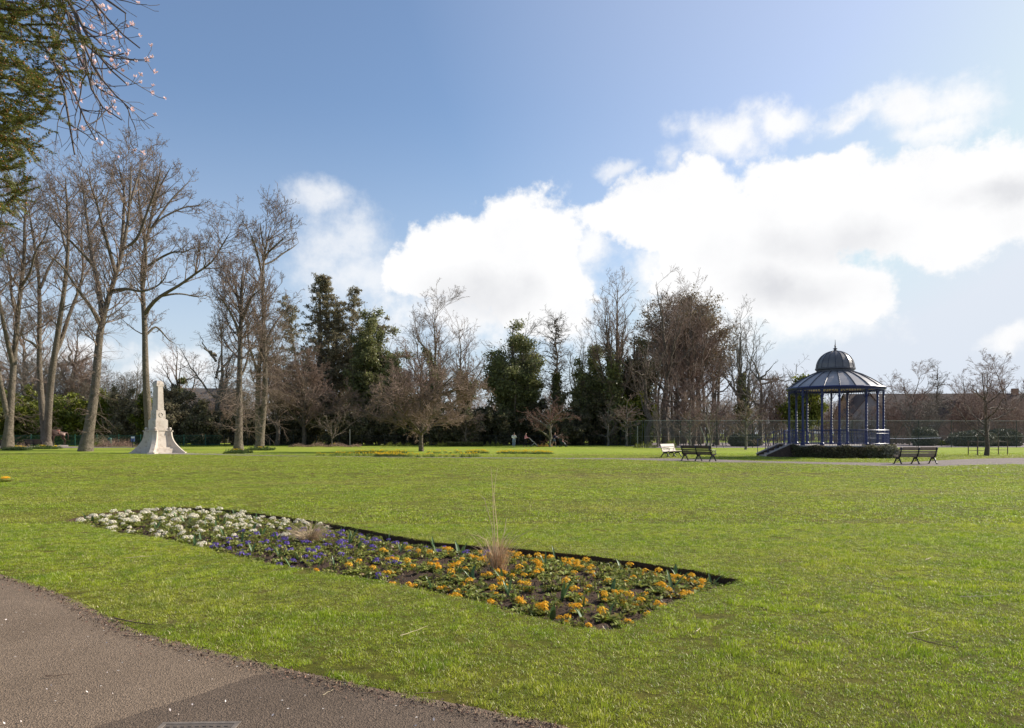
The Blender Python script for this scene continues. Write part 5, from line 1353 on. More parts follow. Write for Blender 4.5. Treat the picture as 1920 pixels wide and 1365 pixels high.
    for S in 'lr':
        T['hip'+S] = (*J['hip'+S][:3], .11); E.append(('pelvis', 'hip'+S))
        if short:
            c = Vector(J['hip'+S][:3]).lerp(Vector(J['knee'+S][:3]), .75); T['k'+S] = (*c, .09); E.append(('hip'+S, 'k'+S))
        else:
            T['k'+S] = (*J['knee'+S][:3], .08); a = Vector(J['knee'+S][:3]).lerp(Vector(J['ankle'+S][:3]), .92); T['a'+S] = (*a, .065); E += [('hip'+S, 'k'+S), ('k'+S, 'a'+S)]
    skin('shorts' if short else 'trousers', {a: tuple(q*k for q in b) for a, b in T.items()}, E, legs, t)
    for S in 'lr':
        a, b = Vector(J['ankle'+S][:3]), Vector(J['toe'+S][:3])
        skin('shoe', {'a': (*(a+Vector((0, -.03, -.035)))*k, .048), 'b': (*(a.lerp(b, .5)+Vector((0, 0, -.02)))*k, .045), 'c': (*b*k, .036)}, chain('a', 'b', 'c'), shoe, t, sub=1)
    return t
def pram(label, loc, rz, hood, frame, white=False):
    t = thing('pushchair', label, 'pushchair', loc, rz, 'pushchairs')
    M_tyre = M_iron
    for x in (-.25, .25):
        for y, r in ((.0, .14), (.72, .11)):
            mb = MB(); mb.tube([(x, y+r*math.cos(q), r+.012+r*math.sin(q)) for q in np.linspace(0, 2*PI, 17)], .022, 6)
            for q in range(5): mb.tube([(x, y, r+.012), (x, y+r*math.cos(q*1.257), r+.012+r*math.sin(q*1.257))], .006, 3)
            mb.build('wheel', M_tyre, t)
        mb = MB(); mb.tube([(x, .72, .14), (x, .38, .50), (x, -.22, 1.03)], .016, 6); mb.tube([(x, 0, .16), (x, .38, .50)], .016, 6)
        mb.build('frame_side', frame, t)
    mb = MB(); mb.tube([(-.25, -.22, 1.03), (.25, -.22, 1.03)], .022, 6); mb.build('handle', M_iron, t)
    mb = MB(); mb.add([(-.21, .05, .42), (.21, .05, .42), (.21, .50, .38), (-.21, .50, .38), (-.21, -.12, .86), (.21, -.12, .86), (-.21, .72, .16), (.21, .72, .16),
                       (-.23, .05, .60), (.23, .05, .60), (-.23, .45, .56), (.23, .45, .56)], [(0, 1, 2, 3), (0, 1, 5, 4), (3, 2, 7, 6), (0, 3, 10, 8), (1, 2, 11, 9)])
    o = mb.build('seat', hood, t); md = o.modifiers.new('s', 'SOLIDIFY'); md.thickness = .03
    vs = []; fs = []; n = 9
    for i, a in enumerate(np.linspace(R(20), R(125), n)):
        for s in (-1, 1): vs.append((s*.22, -.02+.34*math.cos(a)*.9, .70+.34*math.sin(a)*.85))
    for i in range(n-1): fs.append((2*i, 2*i+1, 2*i+3, 2*i+2))
    fs += [tuple(range(0, 2*n, 2)), tuple(range(2*n-1, 0, -2))]
    mb = MB(); mb.add(vs, fs); mb.build('hood', hood, t)
    mb = MB(); mb.box((0, .15, .24), (.36, .40, .14)); mb.build('basket', M_iron, t)
    return t
c_white = mat('white_cloth', (.80, .78, .77), .9); c_jean = mat('pale_denim', (.26, .31, .42), .9); c_pink = mat('pink_cloth', (.80, .33, .38), .9)
c_black = mat('black_cloth', (.015, .015, .02), .9); c_navy = mat('navy_cloth', (.03, .025, .07), .9); c_denim = mat('blue_denim', (.09, .12, .20), .9); c_shoe = mat('shoe_white', (.6, .6, .58), .6)
def PG(px, d, dx=0.0): return ((px-960)/F*d+dx, d, 0)
dP = 89.0
person('person in white top and pale jeans with back turned below the block shaped ivy tree', PG(963.5, dP), R(-8), {'arms': 'front', 'stride': .12}, None, c_jean, c_shoe, c_white, h=1.72)
person('person in a pink top and dark trousers pushing a pushchair to the right', PG(984.5, dP), R(-82), {'arms': 'push', 'stride': .55, 'lean': .08}, None, c_black, c_black, c_pink, h=1.70)
pram('pushchair with a white frame pushed by the person in pink', PG(984.5, dP, .72), R(-82), c_black, M_white)
person('person in a dark top and denim shorts pushing a pushchair beside the small reddish tree', PG(1038.5, dP), R(-85), {'arms': 'push', 'stride': .75, 'lean': .10}, None, c_denim, c_shoe, c_navy, short=True, h=1.74)
pram('dark pushchair with a seated child pushed by the person in denim shorts', PG(1038.5, dP, .75), R(-85), mat('dark_teal_cloth', (.02, .05, .05), .9), M_iron)
# the small child riding in the pushchair
cb = thing('person', 'small child in pink sitting in the dark pushchair', 'person', PG(1038.5, dP, 1.05), R(-85))
CJ = {'pelvis': (0, 0, .50, .075), 'chest': (0, -.02, .66, .085), 'neck': (0, -.01, .75, .035), 'head': (0, .01, .84, .075), 'top': (0, .0, .89, .05),
      'hl': (-.06, .03, .49, .05), 'kl': (-.06, .22, .48, .038), 'al': (-.06, .30, .30, .028), 'hr': (.06, .03, .49, .05), 'kr': (.06, .22, .48, .038), 'ar': (.06, .30, .30, .028),
      'sl': (-.10, -.01, .71, .035), 'el': (-.13, .08, .60, .026), 'wl': (-.08, .17, .58, .022), 'sr': (.10, -.01, .71, .035), 'er': (.13, .08, .60, .026), 'wr': (.08, .17, .58, .022)}
skin('body', CJ, chain('pelvis', 'chest', 'neck', 'head', 'top')+chain('pelvis', 'hl', 'kl', 'al')+chain('pelvis', 'hr', 'kr', 'ar')+chain('chest', 'sl', 'el', 'wl')+chain('chest', 'sr', 'er', 'wr'), M_skin, cb)
skin('top', {k: (*CJ[k][:3], CJ[k][3]+.015) for k in ('pelvis', 'chest', 'sl', 'el', 'sr', 'er')}, chain('pelvis', 'chest', 'sl', 'el')+chain('chest', 'sr', 'er'), c_pink, cb, sub=1)
skin('leggings', {k: (*CJ[k][:3], CJ[k][3]+.012) for k in ('pelvis', 'hl', 'kl', 'al', 'hr', 'kr', 'ar')}, chain('pelvis', 'hl', 'kl', 'al')+chain('pelvis', 'hr', 'kr', 'ar'), c_white, cb, sub=1)

# bronze war horse on a pale plinth, seen nearly from the front
M_bronze = mat('dark_bronze', (.065, .042, .035), .45, (.10, .06, .045), 4, metal=.5)
dh = 89.5
hs = thing('horse_statue', 'dark bronze horse statue with lowered head on a pale plinth under the left trees', 'statue', PG(107, dh), R(-42)); hs.scale = (1.12, 1.0, 1.08)
mb = MB(); mb.box((0, 0, .09), (1.0, 2.1, .18)); mb.build('plinth', M_conc, hs, bevel=.02)
HJ = {'rump': (0, .72, 1.62, .30), 'belly': (0, .25, 1.52, .35), 'chest': (0, -.38, 1.55, .33), 'neck1': (-.04, -.74, 1.78, .21), 'neck2': (-.08, -1.04, 1.88, .15), 'poll': (-.10, -1.26, 1.92, .12), 'face': (-.12, -1.42, 1.66, .095), 'muzzle': (-.13, -1.50, 1.38, .07),
      'earl': (-.06, -1.24, 2.08, .02), 'tail1': (0, 1.06, 1.62, .07), 'tail2': (0, 1.20, 1.2, .08), 'tail3': (0, 1.18, .75, .03)}
HE = chain('rump', 'belly', 'chest', 'neck1', 'neck2', 'poll', 'face', 'muzzle')+[('poll', 'earl')]+chain('rump', 'tail1', 'tail2', 'tail3')
for s, S in ((-1, 'l'), (1, 'r')):
    HJ.update({'fs'+S: (s*.20, -.42, 1.22, .13), 'fk'+S: (s*.20, -.46, .80, .068), 'ff'+S: (s*.20, -.42, .36, .045), 'fh'+S: (s*.20, -.46, .23, .068),
               'hs'+S: (s*.20, .72, 1.25, .19), 'st'+S: (s*.21, .56, 1.02, .11), 'hk'+S: (s*.20, .86, .74, .06), 'hf'+S: (s*.20, .80, .38, .045), 'hh'+S: (s*.20, .76, .23, .068)})
    HE += [('chest', 'fs'+S)]+chain('fs'+S, 'fk'+S, 'ff'+S, 'fh'+S)+[('rump', 'hs'+S)]+chain('hs'+S, 'st'+S, 'hk'+S, 'hf'+S, 'hh'+S)
skin('body', HJ, HE, M_bronze, hs)
mb = MB(); mb.tube([(-.02, -.50, 1.92), (-.05, -.85, 2.02), (-.08, -1.18, 2.05)], [.04, .06, .03], 6); mb.build('mane', M_bronze, hs, smooth=True)
skin('saddle', {'a': (0, -.12, 1.84, .12), 'b': (0, .14, 1.80, .10), 'c': (0, .36, 1.84, .12), 'l': (-.34, .12, 1.45, .05), 'r': (.34, .12, 1.45, .05)}, chain('a', 'b', 'c')+[('b', 'l'), ('b', 'r')], mat('red_brown_leather', (.20, .07, .05), .5), hs, sub=1)
pc = thing('person', 'person in grey with a pale cap crouching between the twin trunk and the bronze horse', 'person', PG(93.5, 89.2), R(70))
PJ = {'pelvis': (0, 0, .34, .13), 'waist': (0, .08, .50, .12), 'chest': (0, .20, .68, .14), 'neck': (0, .28, .82, .055), 'head': (0, .32, .95, .09), 'top': (0, .31, 1.02, .06)}
PE = chain('pelvis', 'waist', 'chest', 'neck', 'head', 'top')
for s, S in ((-1, 'l'), (1, 'r')):
    PJ.update({'h'+S: (s*.10, .03, .32, .10), 'k'+S: (s*.16, .42, .46, .065), 'a'+S: (s*.13, .16, .09, .04), 't'+S: (s*.14, .32, .035, .035), 's'+S: (s*.18, .20, .76, .06), 'e'+S: (s*.24, .38, .56, .045), 'w'+S: (s*.12, .55, .50, .03), 'p'+S: (s*.10, .61, .49, .03)})
    PE += chain('pelvis', 'h'+S, 'k'+S, 'a'+S, 't'+S)+chain('chest', 's'+S, 'e'+S, 'w'+S, 'p'+S)
skin('body', PJ, PE, M_skin, pc)
skin('coat', {k: (*PJ[k][:3], PJ[k][3]+.022) for k in ('pelvis', 'waist', 'chest', 'sl', 'el', 'sr', 'er')}, chain('pelvis', 'waist', 'chest', 'sl', 'el')+chain('chest', 'sr', 'er'), mat('grey_cloth', (.12, .13, .13), .9), pc)
skin('trousers', {k: (*PJ[k][:3], PJ[k][3]+.02) for k in ('pelvis', 'hl', 'kl', 'al', 'hr', 'kr', 'ar')}, chain('pelvis', 'hl', 'kl', 'al')+chain('pelvis', 'hr', 'kr', 'ar'), c_black, pc, sub=1)
skin('cap', {'a': (0, .30, 1.02, .095), 'b': (0, .40, 1.0, .05)}, [('a', 'b')], c_white, pc, sub=1)

# ------------------------------------------------------------------ beds and daffodils far off
M_mulch = mat('dead_stems', (.24, .15, .11), .95, (.36, .25, .18), 2.5, island=.4)
def mound(name, label, cat, px, d, wpx, h, m, seed, n=4000, size=.09, kind=None, dep=1.1):
    rng = np.random.default_rng(seed); wd = wpx/F*d
    q = rng.uniform(-1, 1, (n, 2)); z = np.abs(rng.normal(size=n))*.3+np.sqrt(np.clip(1-np.abs(q[:, 0])**3, 0, 1))*rng.random(n)*.9
    P = np.stack([q[:, 0]*wd/2, q[:, 1]*dep, z*h*(.65+.35*np.sin(q[:, 0]*11+seed))], 1)
    o = link(name, leaves(name, P, size, rng, m, .3), loc=PG(px, d)); tag(o, label, cat)
mound('dead_plant_bed', 'low bed of pinkish brown dead stems left of the stone memorial', 'plant bed', 218, 88, 66, .85, M_mulch, 71, 6000)
mound('dead_plant_bed', 'taller tan dried plants behind the dead stem bed by the leaning trunk', 'plant bed', 190, 92, 40, 1.3, mat('tan_stems', (.22, .18, .11), .95, (.30, .25, .16), 2, island=.4), 72, 3500)
mound('mulched_bed', 'long low heap of brown mulch under the slim young tree', 'plant bed', 610, 89, 132, .42, M_mulch, 73, 9000)
mound('mulched_bed', 'low brown stems far left beyond the first trunk', 'plant bed', 45, 90, 10, .7, M_mulch, 74, 700)
mound('flower_border', 'small border of orange and yellow flowers at the foot of the small reddish tree', 'flower border', 1022, 91.0, 30, .30, mat('orange_petal', (.62, .25, .06), .7, (.70, .52, .10), 6, island=.3), 75, 1500, .10)
for px, d, w_, h_, sd, lb in ((180, 91, 14, .5, 1, 'green clump at the right of the horse statue'), (745, 93, 60, .42, 2, 'low green plants left of the twiggy lawn tree trunk'), (830, 93, 26, .45, 3, 'low green plants left of the clipped hedge'), (925, 93, 34, .5, 4, 'low yellow green plants between the clipped hedge and the walkers'), (1210, 84, 40, .5, 5, 'low plants at the foot of the tennis fence left of the sunlit bench'), (1257, 82, 16, .75, 6, 'yellow flowering plant just above the sunlit bench')):
    mound('low_plants', lb, 'plants', px, d, w_, h_, L_laurel, 80+sd, 1600, .12)
M_dleaf = mat('daffodil_leaf', (.06, .10, .02), .6, (.10, .14, .03), 6, island=.3, trans=.2)
M_yel = mat('daffodil_yellow', (.85, .60, .02), .6, island=.15, trans=.2)
def daff_mesh(seed, n=12, r=.25):
    rng = np.random.default_rng(seed)
    m = 70; b = np.stack([rng.normal(size=m)*r*.6, rng.normal(size=m)*r*.6, np.zeros(m)], 1); tp = b+np.stack([rng.normal(size=m)*.06, rng.normal(size=m)*.06, rng.uniform(.16, .30, m)], 1)
    s = nrm(np.stack([rng.normal(size=m), rng.normal(size=m), np.zeros(m)], 1))*.008
    V = np.stack([b-s, b+s, tp+s*.3, tp-s*.3], 1); lm = np_mesh('leaves', V, np.arange(m*4).reshape(-1, 4), M_dleaf)
    mb = MB()
    for i in range(n):
        x, y = rng.normal(size=2)*r*.6; z = rng.uniform(.24, .36); a = rng.random()*6.28
        T = Matrix.Translation((x, y, z)) @ Matrix.Rotation(a, 4, 'Z') @ Matrix.Rotation(R(70), 4, 'X')
        for k in range(6):
            q = k*PI/3; mb.add([(0, 0, 0), (.028*math.cos(q-.4), .028*math.sin(q-.4), .004), (.046*math.cos(q), .046*math.sin(q), 0), (.028*math.cos(q+.4), .028*math.sin(q+.4), .004)], [(0, 1, 2, 3)], T)
        mb.add([(.014*math.cos(k*1.047), .014*math.sin(k*1.047), 0) for k in range(6)]+[(.022*math.cos(k*1.047), .022*math.sin(k*1.047), .03) for k in range(6)], [(k, (k+1) % 6, 6+(k+1) % 6, 6+k) for k in range(6)], T)
    me = bpy.data.meshes.new('flowers'); me.from_pydata(mb.v, [], mb.f); me.materials.append(M_yel)
    return lm, me
DM = [daff_mesh(i) for i in range(3)]
def daffodil(p, label, group, s=1.0, i=0):
    t = thing('daffodil_clump', label, 'daffodils', p, random.random()*6.28, group); t.scale = (s, s, s)
    link('leaves', DM[i % 3][0], t); link('flowers', DM[i % 3][1], t)
rr = random.Random(12)
for px0, px1, py, n, lb in ((668, 700, 850.5, 6, 'yellow daffodils in the far row left of the twiggy tree trunk'), (700, 762, 850.5, 12, 'yellow daffodils in the far row right above the bed tip'), (800, 880, 850.2, 8, 'sparse yellow daffodils in the far row right of the twiggy tree trunk'),
        (880, 915, 850.3, 11, 'dense yellow daffodils in the middle of the far row'), (930, 992, 851.0, 17, 'dense yellow daffodils in the far row below the walkers'), (996, 1034, 851.6, 13, 'dense yellow daffodils at the right end of the far row'),
        (702, 760, 856.3, 20, 'dense yellow daffodils in the near row above the middle of the lawn'), (590, 700, 855.2, 9, 'sparse pale daffodils at the left of the near row'), (762, 900, 857.3, 10, 'sparse yellow daffodils at the right of the near row')):
    for i in range(n):
        x = px0+(px1-px0)*(i+.5)/n+rr.uniform(-1.5, 1.5); p = G(x, py+rr.uniform(-.5, .5)); daffodil(p, lb, 'daffodil clumps in rows across the far lawn', .55+rr.random()*.45, i)
for px, py, n, lb in ((82, 841, 5, 'yellow daffodils at the foot of the twin stemmed tree, left side'), (98, 841.5, 5, 'yellow daffodils at the foot of the twin stemmed tree, right side'), (38, 842, 4, 'daffodils by the leftmost trunk'), (626, 836.8, 6, 'yellow daffodils at the foot of the slim young tree'), (447, 850, 7, 'mostly green daffodils round the pale straight trunk'), (492, 844, 5, 'mostly green daffodils round the twin trunked tree')):
    for i in range((n+1)//2):
        p = G(px+rr.uniform(-7, 7), py+rr.uniform(-.5, .5)); daffodil(p, lb, 'daffodil clumps at the tree feet', .85+rr.random()*.3, i)
for px, py, w_, lb, sd in ((447, 850.5, 40, 'green leafy plants circling the pale straight trunk', 1), (490, 844.5, 44, 'green leafy plants circling the twin trunked tree', 2), (86, 842, 42, 'green leafy plants at the foot of the twin stemmed tree', 3), (30, 844.5, 36, 'green leafy plants at the foot of the leftmost trunk', 4)):
    d = 2310/(py-HZ); mound('low_plants', lb, 'plants', px, d, w_, .32, M_dleaf, 90+sd, 2600, .13)

# ------------------------------------------------------------------ the flower bed
M_pl = mat('primula_leaf', (.20, .25, .035), .55, (.30, .31, .07), 9, trans=.35, island=.4, rgb3=(.36, .28, .12))
M_tl = mat('tulip_leaf', (.075, .135, .045), .4, (.11, .18, .06), 9, trans=.2, island=.2)
PETAL = {'white': mat('cream_petal', (.86, .76, .56), .7, (.90, .84, .70), 30, trans=.2, island=.1), 'purple': mat('purple_petal', (.14, .085, .36), .7, (.21, .14, .50), 30, trans=.15, island=.3),
         'orange': mat('orange_yellow_petal', (.88, .42, .02), .7, (.92, .58, .05), 30, trans=.2, island=.2)}
def rosette(seed, n=11, L=.085):
    r = random.Random(seed); mb = MB()
    for i in range(n):
        a = i*2.4+r.uniform(-.3, .3); l = L*r.uniform(.6, 1.15); w_ = l*.27; e = r.uniform(.25, .95)
        c, s = math.cos(a), math.sin(a); px_, py_ = -s, c
        pts = [(0, .25), (.35, .75), (.75, 1.0), (1.0, .1)]; z = [0, .35*l*e, .55*l*e, .40*l*e+.0]
        L0 = []; R0 = []
        for (u, wf), zz in zip(pts, z):
            L0.append((c*u*l+px_*w_*wf, s*u*l+py_*w_*wf, zz+.004)); R0.append((c*u*l-px_*w_*wf, s*u*l-py_*w_*wf, zz+.004))
        M0 = [(c*u*l, s*u*l, zz-.006) for (u, wf), zz in zip(pts, z)]
        vs = L0+M0+R0; mb.add(vs, [(k, k+1, 5+k, 4+k) for k in range(3)]+[(4+k, 5+k, 9+k, 8+k) for k in range(3)])
    me = bpy.data.meshes.new('leaves'); me.from_pydata(mb.v, [], mb.f); me.materials.append(M_pl); return me
def umbel(seed, colr, n, r, z0, fs=.015):
    rd = random.Random(seed); mb = MB()
    for i in range(n):
        u = (i+.5)/n; ph = i*2.4; el = math.acos(1-u*1.05); x = r*math.sin(el)*math.cos(ph); y = r*math.sin(el)*math.sin(ph); x += rd.gauss(0, r*.13); y += rd.gauss(0, r*.13); z = z0+r*.7*math.cos(el)+rd.uniform(-.008, .008)
        T = Matrix.Translation((x, y, z)) @ Matrix.Rotation(ph, 4, 'Z') @ Matrix.Rotation(el*.85+rd.gauss(0, .3), 4, 'Y') @ Matrix.Rotation(rd.random()*6, 4, 'Z')
        for k in range(5):
            q = k*2*PI/5; f2 = fs*rd.uniform(.85, 1.15)
            mb.add([(0, 0, -.002), (f2*.85*math.cos(q-.5), f2*.85*math.sin(q-.5), .003), (f2*1.12*math.cos(q), f2*1.12*math.sin(q), .001), (f2*.85*math.cos(q+.5), f2*.85*math.sin(q+.5), .003)], [(0, 1, 2, 3)], T)
    me = bpy.data.meshes.new('blossom'); me.from_pydata(mb.v, [], mb.f); me.materials.append(PETAL[colr]); return me
def stalk(z0):
    mb = MB(); mb.tube([(0, 0, 0), (0, 0, z0)], .005, 5, False); me = bpy.data.meshes.new('stalk'); me.from_pydata(mb.v, [], mb.f); me.materials.append(M_pl); return me
ROS = [rosette(i, 13, .105) for i in range(4)]; ROSB = [rosette(10+i, 14, .125) for i in range(2)]
UMB = {'white': [umbel(i, 'white', 15+3*i, .040+.009*i, .085+.025*i, .015) for i in range(3)], 'orange': [umbel(20+i, 'orange', 17, .036+.006*i, .065+.018*i, .015) for i in range(3)], 'purple': [umbel(40+i, 'purple', 13, .036+.006*i, .065+.014*i, .016) for i in range(3)]}
STK = stalk(.08)
def tulip_mesh(seed):
    r = random.Random(seed); mb = MB()
    for i in range(r.randint(2, 4)):
        a = r.random()*6.28; l = r.uniform(.11, .19); w_ = .017*r.uniform(.7, 1.4); out = r.uniform(.35, .95)*l; c, s = math.cos(a), math.sin(a)
        pts = [(0, 0, .5), (.3, .35, 1), (.7, .75, .8), (1.1, 1.0, .05)]
        V = []
        for u, h_, wf in pts:
            for k in (-1, 0, 1): V.append((c*out*u-s*w_*wf*k, s*out*u+c*w_*wf*k, l*h_-(.006 if k == 0 else 0)))
        mb.add(V, [(3*j+k, 3*j+k+1, 3*j+k+4, 3*j+k+3) for j in range(3) for k in range(2)])
    me = bpy.data.meshes.new('tulip_leaves'); me.from_pydata(mb.v, [], mb.f); me.materials.append(M_tl); return me
TUL = [tulip_mesh(i) for i in range(5)]

def soilz(e): return -.125+.075*min(1, e/.7)**.7
def zone(px):
    return 'white' if px < 420 else ('mixw' if px < 560 else ('purple' if px < 690 else ('mixo' if px < 830 else 'orange')))
rb = random.Random(77); placed = []
GRASSES = [G(365, 985), G(580, 1012), G(932, 1068)]
def place_words(x, y):
    u = ((x+8.35)*.741+(14.2-y)*.671)/12.4; v = (x+8.35)*.671-(14.2-y)*.741
    names = ('at the far left tip of the bed', 'near the left tip of the bed', 'left of the small green tussock', 'right of the small green tussock', 'left of the straw coloured tussock', 'right of the straw coloured tussock', 'where purple meets orange', 'left of the tall dried grass', 'right of the tall dried grass', 'in the near right part of the bed', 'at the near right end of the bed')
    w_ = names[min(10, max(0, int(u*11)))]
    return w_+', '+('by the front edge' if v < .75 else 'just behind the front row' if v < 1.5 else 'behind the middle' if v < 2.25 else 'by the shaded back edge')
def ed(x, y): return float(edge_dist(BEDN, np.array([x]), np.array([y]))[0])
def inb(x, y): return bool(inside(BEDN, np.array([x]), np.array([y]))[0])
def spot(mind, lo=.10):
    for _ in range(600):
        x = rb.uniform(BEDN[:, 0].min(), BEDN[:, 0].max()); y = rb.uniform(BEDN[:, 1].min(), BEDN[:, 1].max())
        if not inb(x, y) or ed(x, y) < lo: continue
        if any(math.hypot(x-g.x, y-g.y) < .16 for g in GRASSES[1:]): continue
        u_ = ((x+8.35)*.741+(14.2-y)*.671)/12.4; m_ = mind*(1.15 if u_ < .36 else 1.0 if u_ < .64 else .86)
        if all((x-a)**2+(y-b)**2 > m_*m_ for a, b in placed): return x, y
    return None
def along_bed(x, y):
    return HZ+F*EYE/y, 960+x/y*F
count = {}
for _ in range(289):
    s = spot(.165)
    if not s: continue
    x, y = s; placed.append(s); py, px = along_bed(x, y)
    # how far along the long axis of the bed: 0 at the left tip, 1 at the near right corner
    u = ((x+8.35)*.741+(14.2-y)*.671)/12.4
    a = u+rb.gauss(0, .035)
    colr = 'white' if a < .35 else ('purple' if a < .645 else 'orange')
    if colr == 'orange' and rb.random() < .05 and u < .7: colr = 'purple'
    back = ed(x, y)
    where = ('at the left tip of the bed' if u < .15 else 'left of the middle tussock' if u < .42 else 'between the two dried tussocks' if u < .70 else 'around the tall dried grass' if u < .84 else 'at the near right end of the bed')
    v = (x+8.35)*.671*-1*-1-(14.2-y)*.741*-1*-1
    side = 'by the front edge' if ((x+8.35)*.671-(14.2-y)*.741) < 1.0 else ('by the shaded back edge' if ((x+8.35)*.671-(14.2-y)*.741) > 2.0 else 'along the middle')
    lab = f'{colr} primula {place_words(x, y)}'
    if count.get(colr, 0) > 296: continue
    count[colr] = count.get(colr, 0)+1
    t = thing('primula', lab, 'primula', (x, y, soilz(back)+.002), rb.random()*6.28, f'{colr} primulas in the flower bed'); sc = rb.uniform(.65, 1.08)*(.92 if colr == 'orange' else 1); t.scale = (sc, sc, sc)
    link('leaves', ROS[rb.randrange(4)] if colr != 'white' else ROSB[rb.randrange(2)], t)
    i = rb.randrange(3); link('blossom', UMB[colr][i], t); st = link('stalk', STK, t); st.scale = (1, 1, (.9, 1.1, 1.3)[i])
    for _b2 in range(rb.choice((1, 1, 2, 2, 3) if colr != 'orange' else (2, 2, 3, 3))):
        b = link('blossom', UMB[colr][(i+1) % 3], t); b.location = (rb.uniform(.03, .07)*rb.choice((-1, 1)), rb.uniform(-.09, .09), rb.uniform(-.035, .0)); _s = rb.uniform(.5, .95); b.scale = (_s, _s, _s)
for _ in range(70):
    s = spot(.12, .08)
    if not s: continue
    x, y = s; placed.append(s); u = ((x+8.35)*.741+(14.2-y)*.671)/12.4
    where = 'at the left part of the bed' if u < .42 else 'between the two dried tussocks' if u < .70 else 'around the tall dried grass' if u < .84 else 'at the near right end of the bed'
    o = link('tulip_plant', TUL[rb.randrange(5)], loc=(x, y, soilz(ed(x, y)))); o.rotation_euler.z = rb.random()*6.3; k = rb.uniform(.8, 1.3); o.scale = (k, k, k)
    tag(o, f'upright tulip leaves {place_words(x, y)}', 'tulip', 'tulip leaves in the flower bed')
for _ in range(296):
    s = spot(.07, .05)
    if not s: continue
    x, y = s; placed.append(s); u = ((x+8.35)*.741+(14.2-y)*.671)/12.4
    where = 'at the left part of the bed' if u < .42 else 'between the two dried tussocks' if u < .70 else 'around the tall dried grass' if u < .84 else 'at the near right end of the bed'
    o = link('young_plant', ROS[rb.randrange(4)], loc=(x, y, soilz(ed(x, y)))); o.rotation_euler.z = rb.random()*6.3; k = rb.uniform(.6, 1.2); o.scale = (k, k, k)
    tag(o, f'flowerless leafy plant {place_words(x, y)}', 'plant', 'flowerless leafy plants in the bed')

def ribbons(name, base, n, L, spread, droop, rng, m, wd=.0025, K=8, upm=1.0):
    a = rng.random(n)*2*PI; r0 = np.abs(rng.normal(size=n))*.05
    P = np.empty((n, K, 3)); P[:, 0] = np.stack([r0*np.cos(a), r0*np.sin(a), np.zeros(n)], 1)
    d = nrm(np.stack([np.cos(a)*spread*rng.random(n), np.sin(a)*spread*rng.random(n), np.ones(n)*upm], 1)); ll = (L*(.35+.75*rng.random(n)))[:, None]/(K-1)
    for k in range(1, K):
        d = nrm(d+np.stack([np.cos(a), np.sin(a), -np.ones(n)*1.1], 1)*droop*rng.random((n, 1))*(k/K)+rng.normal(size=(n, 3))*.05); P[:, k] = P[:, k-1]+d*ll
    P[..., 2] = np.maximum(P[..., 2], .003)
    return tube_mesh(name, [(P, np.linspace(1, .35, K)[None]*np.ones((n, 1))*wd/2*1.4, 3)], m, False)
M_straw = mat('dry_grass', (.60, .45, .29), .7, (.72, .58, .40), 20, trans=.25, island=.35); M_rust = mat('rusty_grass', (.60, .40, .25), .7, (.74, .56, .37), 20, trans=.25, island=.35)
M_gg = mat('green_tussock', (.12, .16, .04), .6, (.25, .24, .09), 20, trans=.25, island=.3)
for i, (g, lb, mm, mats_) in enumerate(((GRASSES[0], 'small green tussock among the white primulas', M_gg, (150, .26, .9, .35)), (GRASSES[1], 'arching straw coloured tussock in the middle of the bed', M_straw, (420, .42, 1.1, .42)), (GRASSES[2], 'tall rusty dried grass with long stray stems standing in the flower bed', M_rust, (230, .44, .42, .12)))):
    rng = np.random.default_rng(500+i); t = thing('ornamental_grass', lb, 'ornamental grass', (g.x, g.y, -.052)); n, L, sp, dr = mats_
    link('blades', ribbons('blades', g, n, L, sp, dr, rng, mm, .004), t)
    if i == 2:
        link('loose_blades', ribbons('loose_blades', g, 60, .62, .55, .30, rng, M_straw, .004), t)
        mb = MB()
        for pts in ([(930, 1040), (925, 960), (924, 920), (920, 875)], [(935, 1040), (932, 985), (926, 930), (929, 900), (933, 878)], [(938, 1040), (945, 1000), (950, 972), (961, 966)], [(928, 1040), (922, 985), (908, 935), (897, 925)], [(940, 1040), (965, 1008), (985, 1000), (1010, 985)], [(925, 1050), (912, 1012), (895, 1004), (885, 1002)]):
            dd = g.y; mb.tube([W(x, y, dd+random.uniform(-.05, .05))-Vector((g.x, g.y, -.052)) for x, y in pts], [.0045, .0035, .003, .0015][:len(pts)]+[.0015]*(len(pts)-4), 4)
        mb.build('stray_stems', M_straw, t)
    if i == 1: link('green_blades', ribbons('green_blades', g, 120, .22, .5, .2, rng, M_gg, .004), t)

# bark chips and pale dead leaves scattered over the soil
rng = np.random.default_rng(91); n = 16000
X = rng.uniform(BEDN[:, 0].min(), BEDN[:, 0].max(), n); Y = rng.uniform(BEDN[:, 1].min(), BEDN[:, 1].max(), n); k = inside(BEDN, X, Y); X = X[k]; Y = Y[k]
e = edge_dist(BEDN, X, Y); Z = -.125+.075*np.clip(e/.7, 0, 1)**.7+.014
mm = leaves('mulch', np.stack([X, Y, Z+rng.random(len(X))*.01], 1), .035, rng, mat('bark_chip', (.13, .09, .065), .9, (.06, .042, .032), 40, island=.6, rgb3=(.26, .20, .15)), .35); tag(link('mulch', mm), kind='stuff')
k = rng.random(len(X)) < .05; mm = leaves('dead_leaves', np.stack([X[k], Y[k], Z[k]+.012], 1), .05, rng, mat('dead_leaf', (.42, .32, .22), .8, island=.4), .5); tag(link('dead_leaves', mm), kind='stuff')

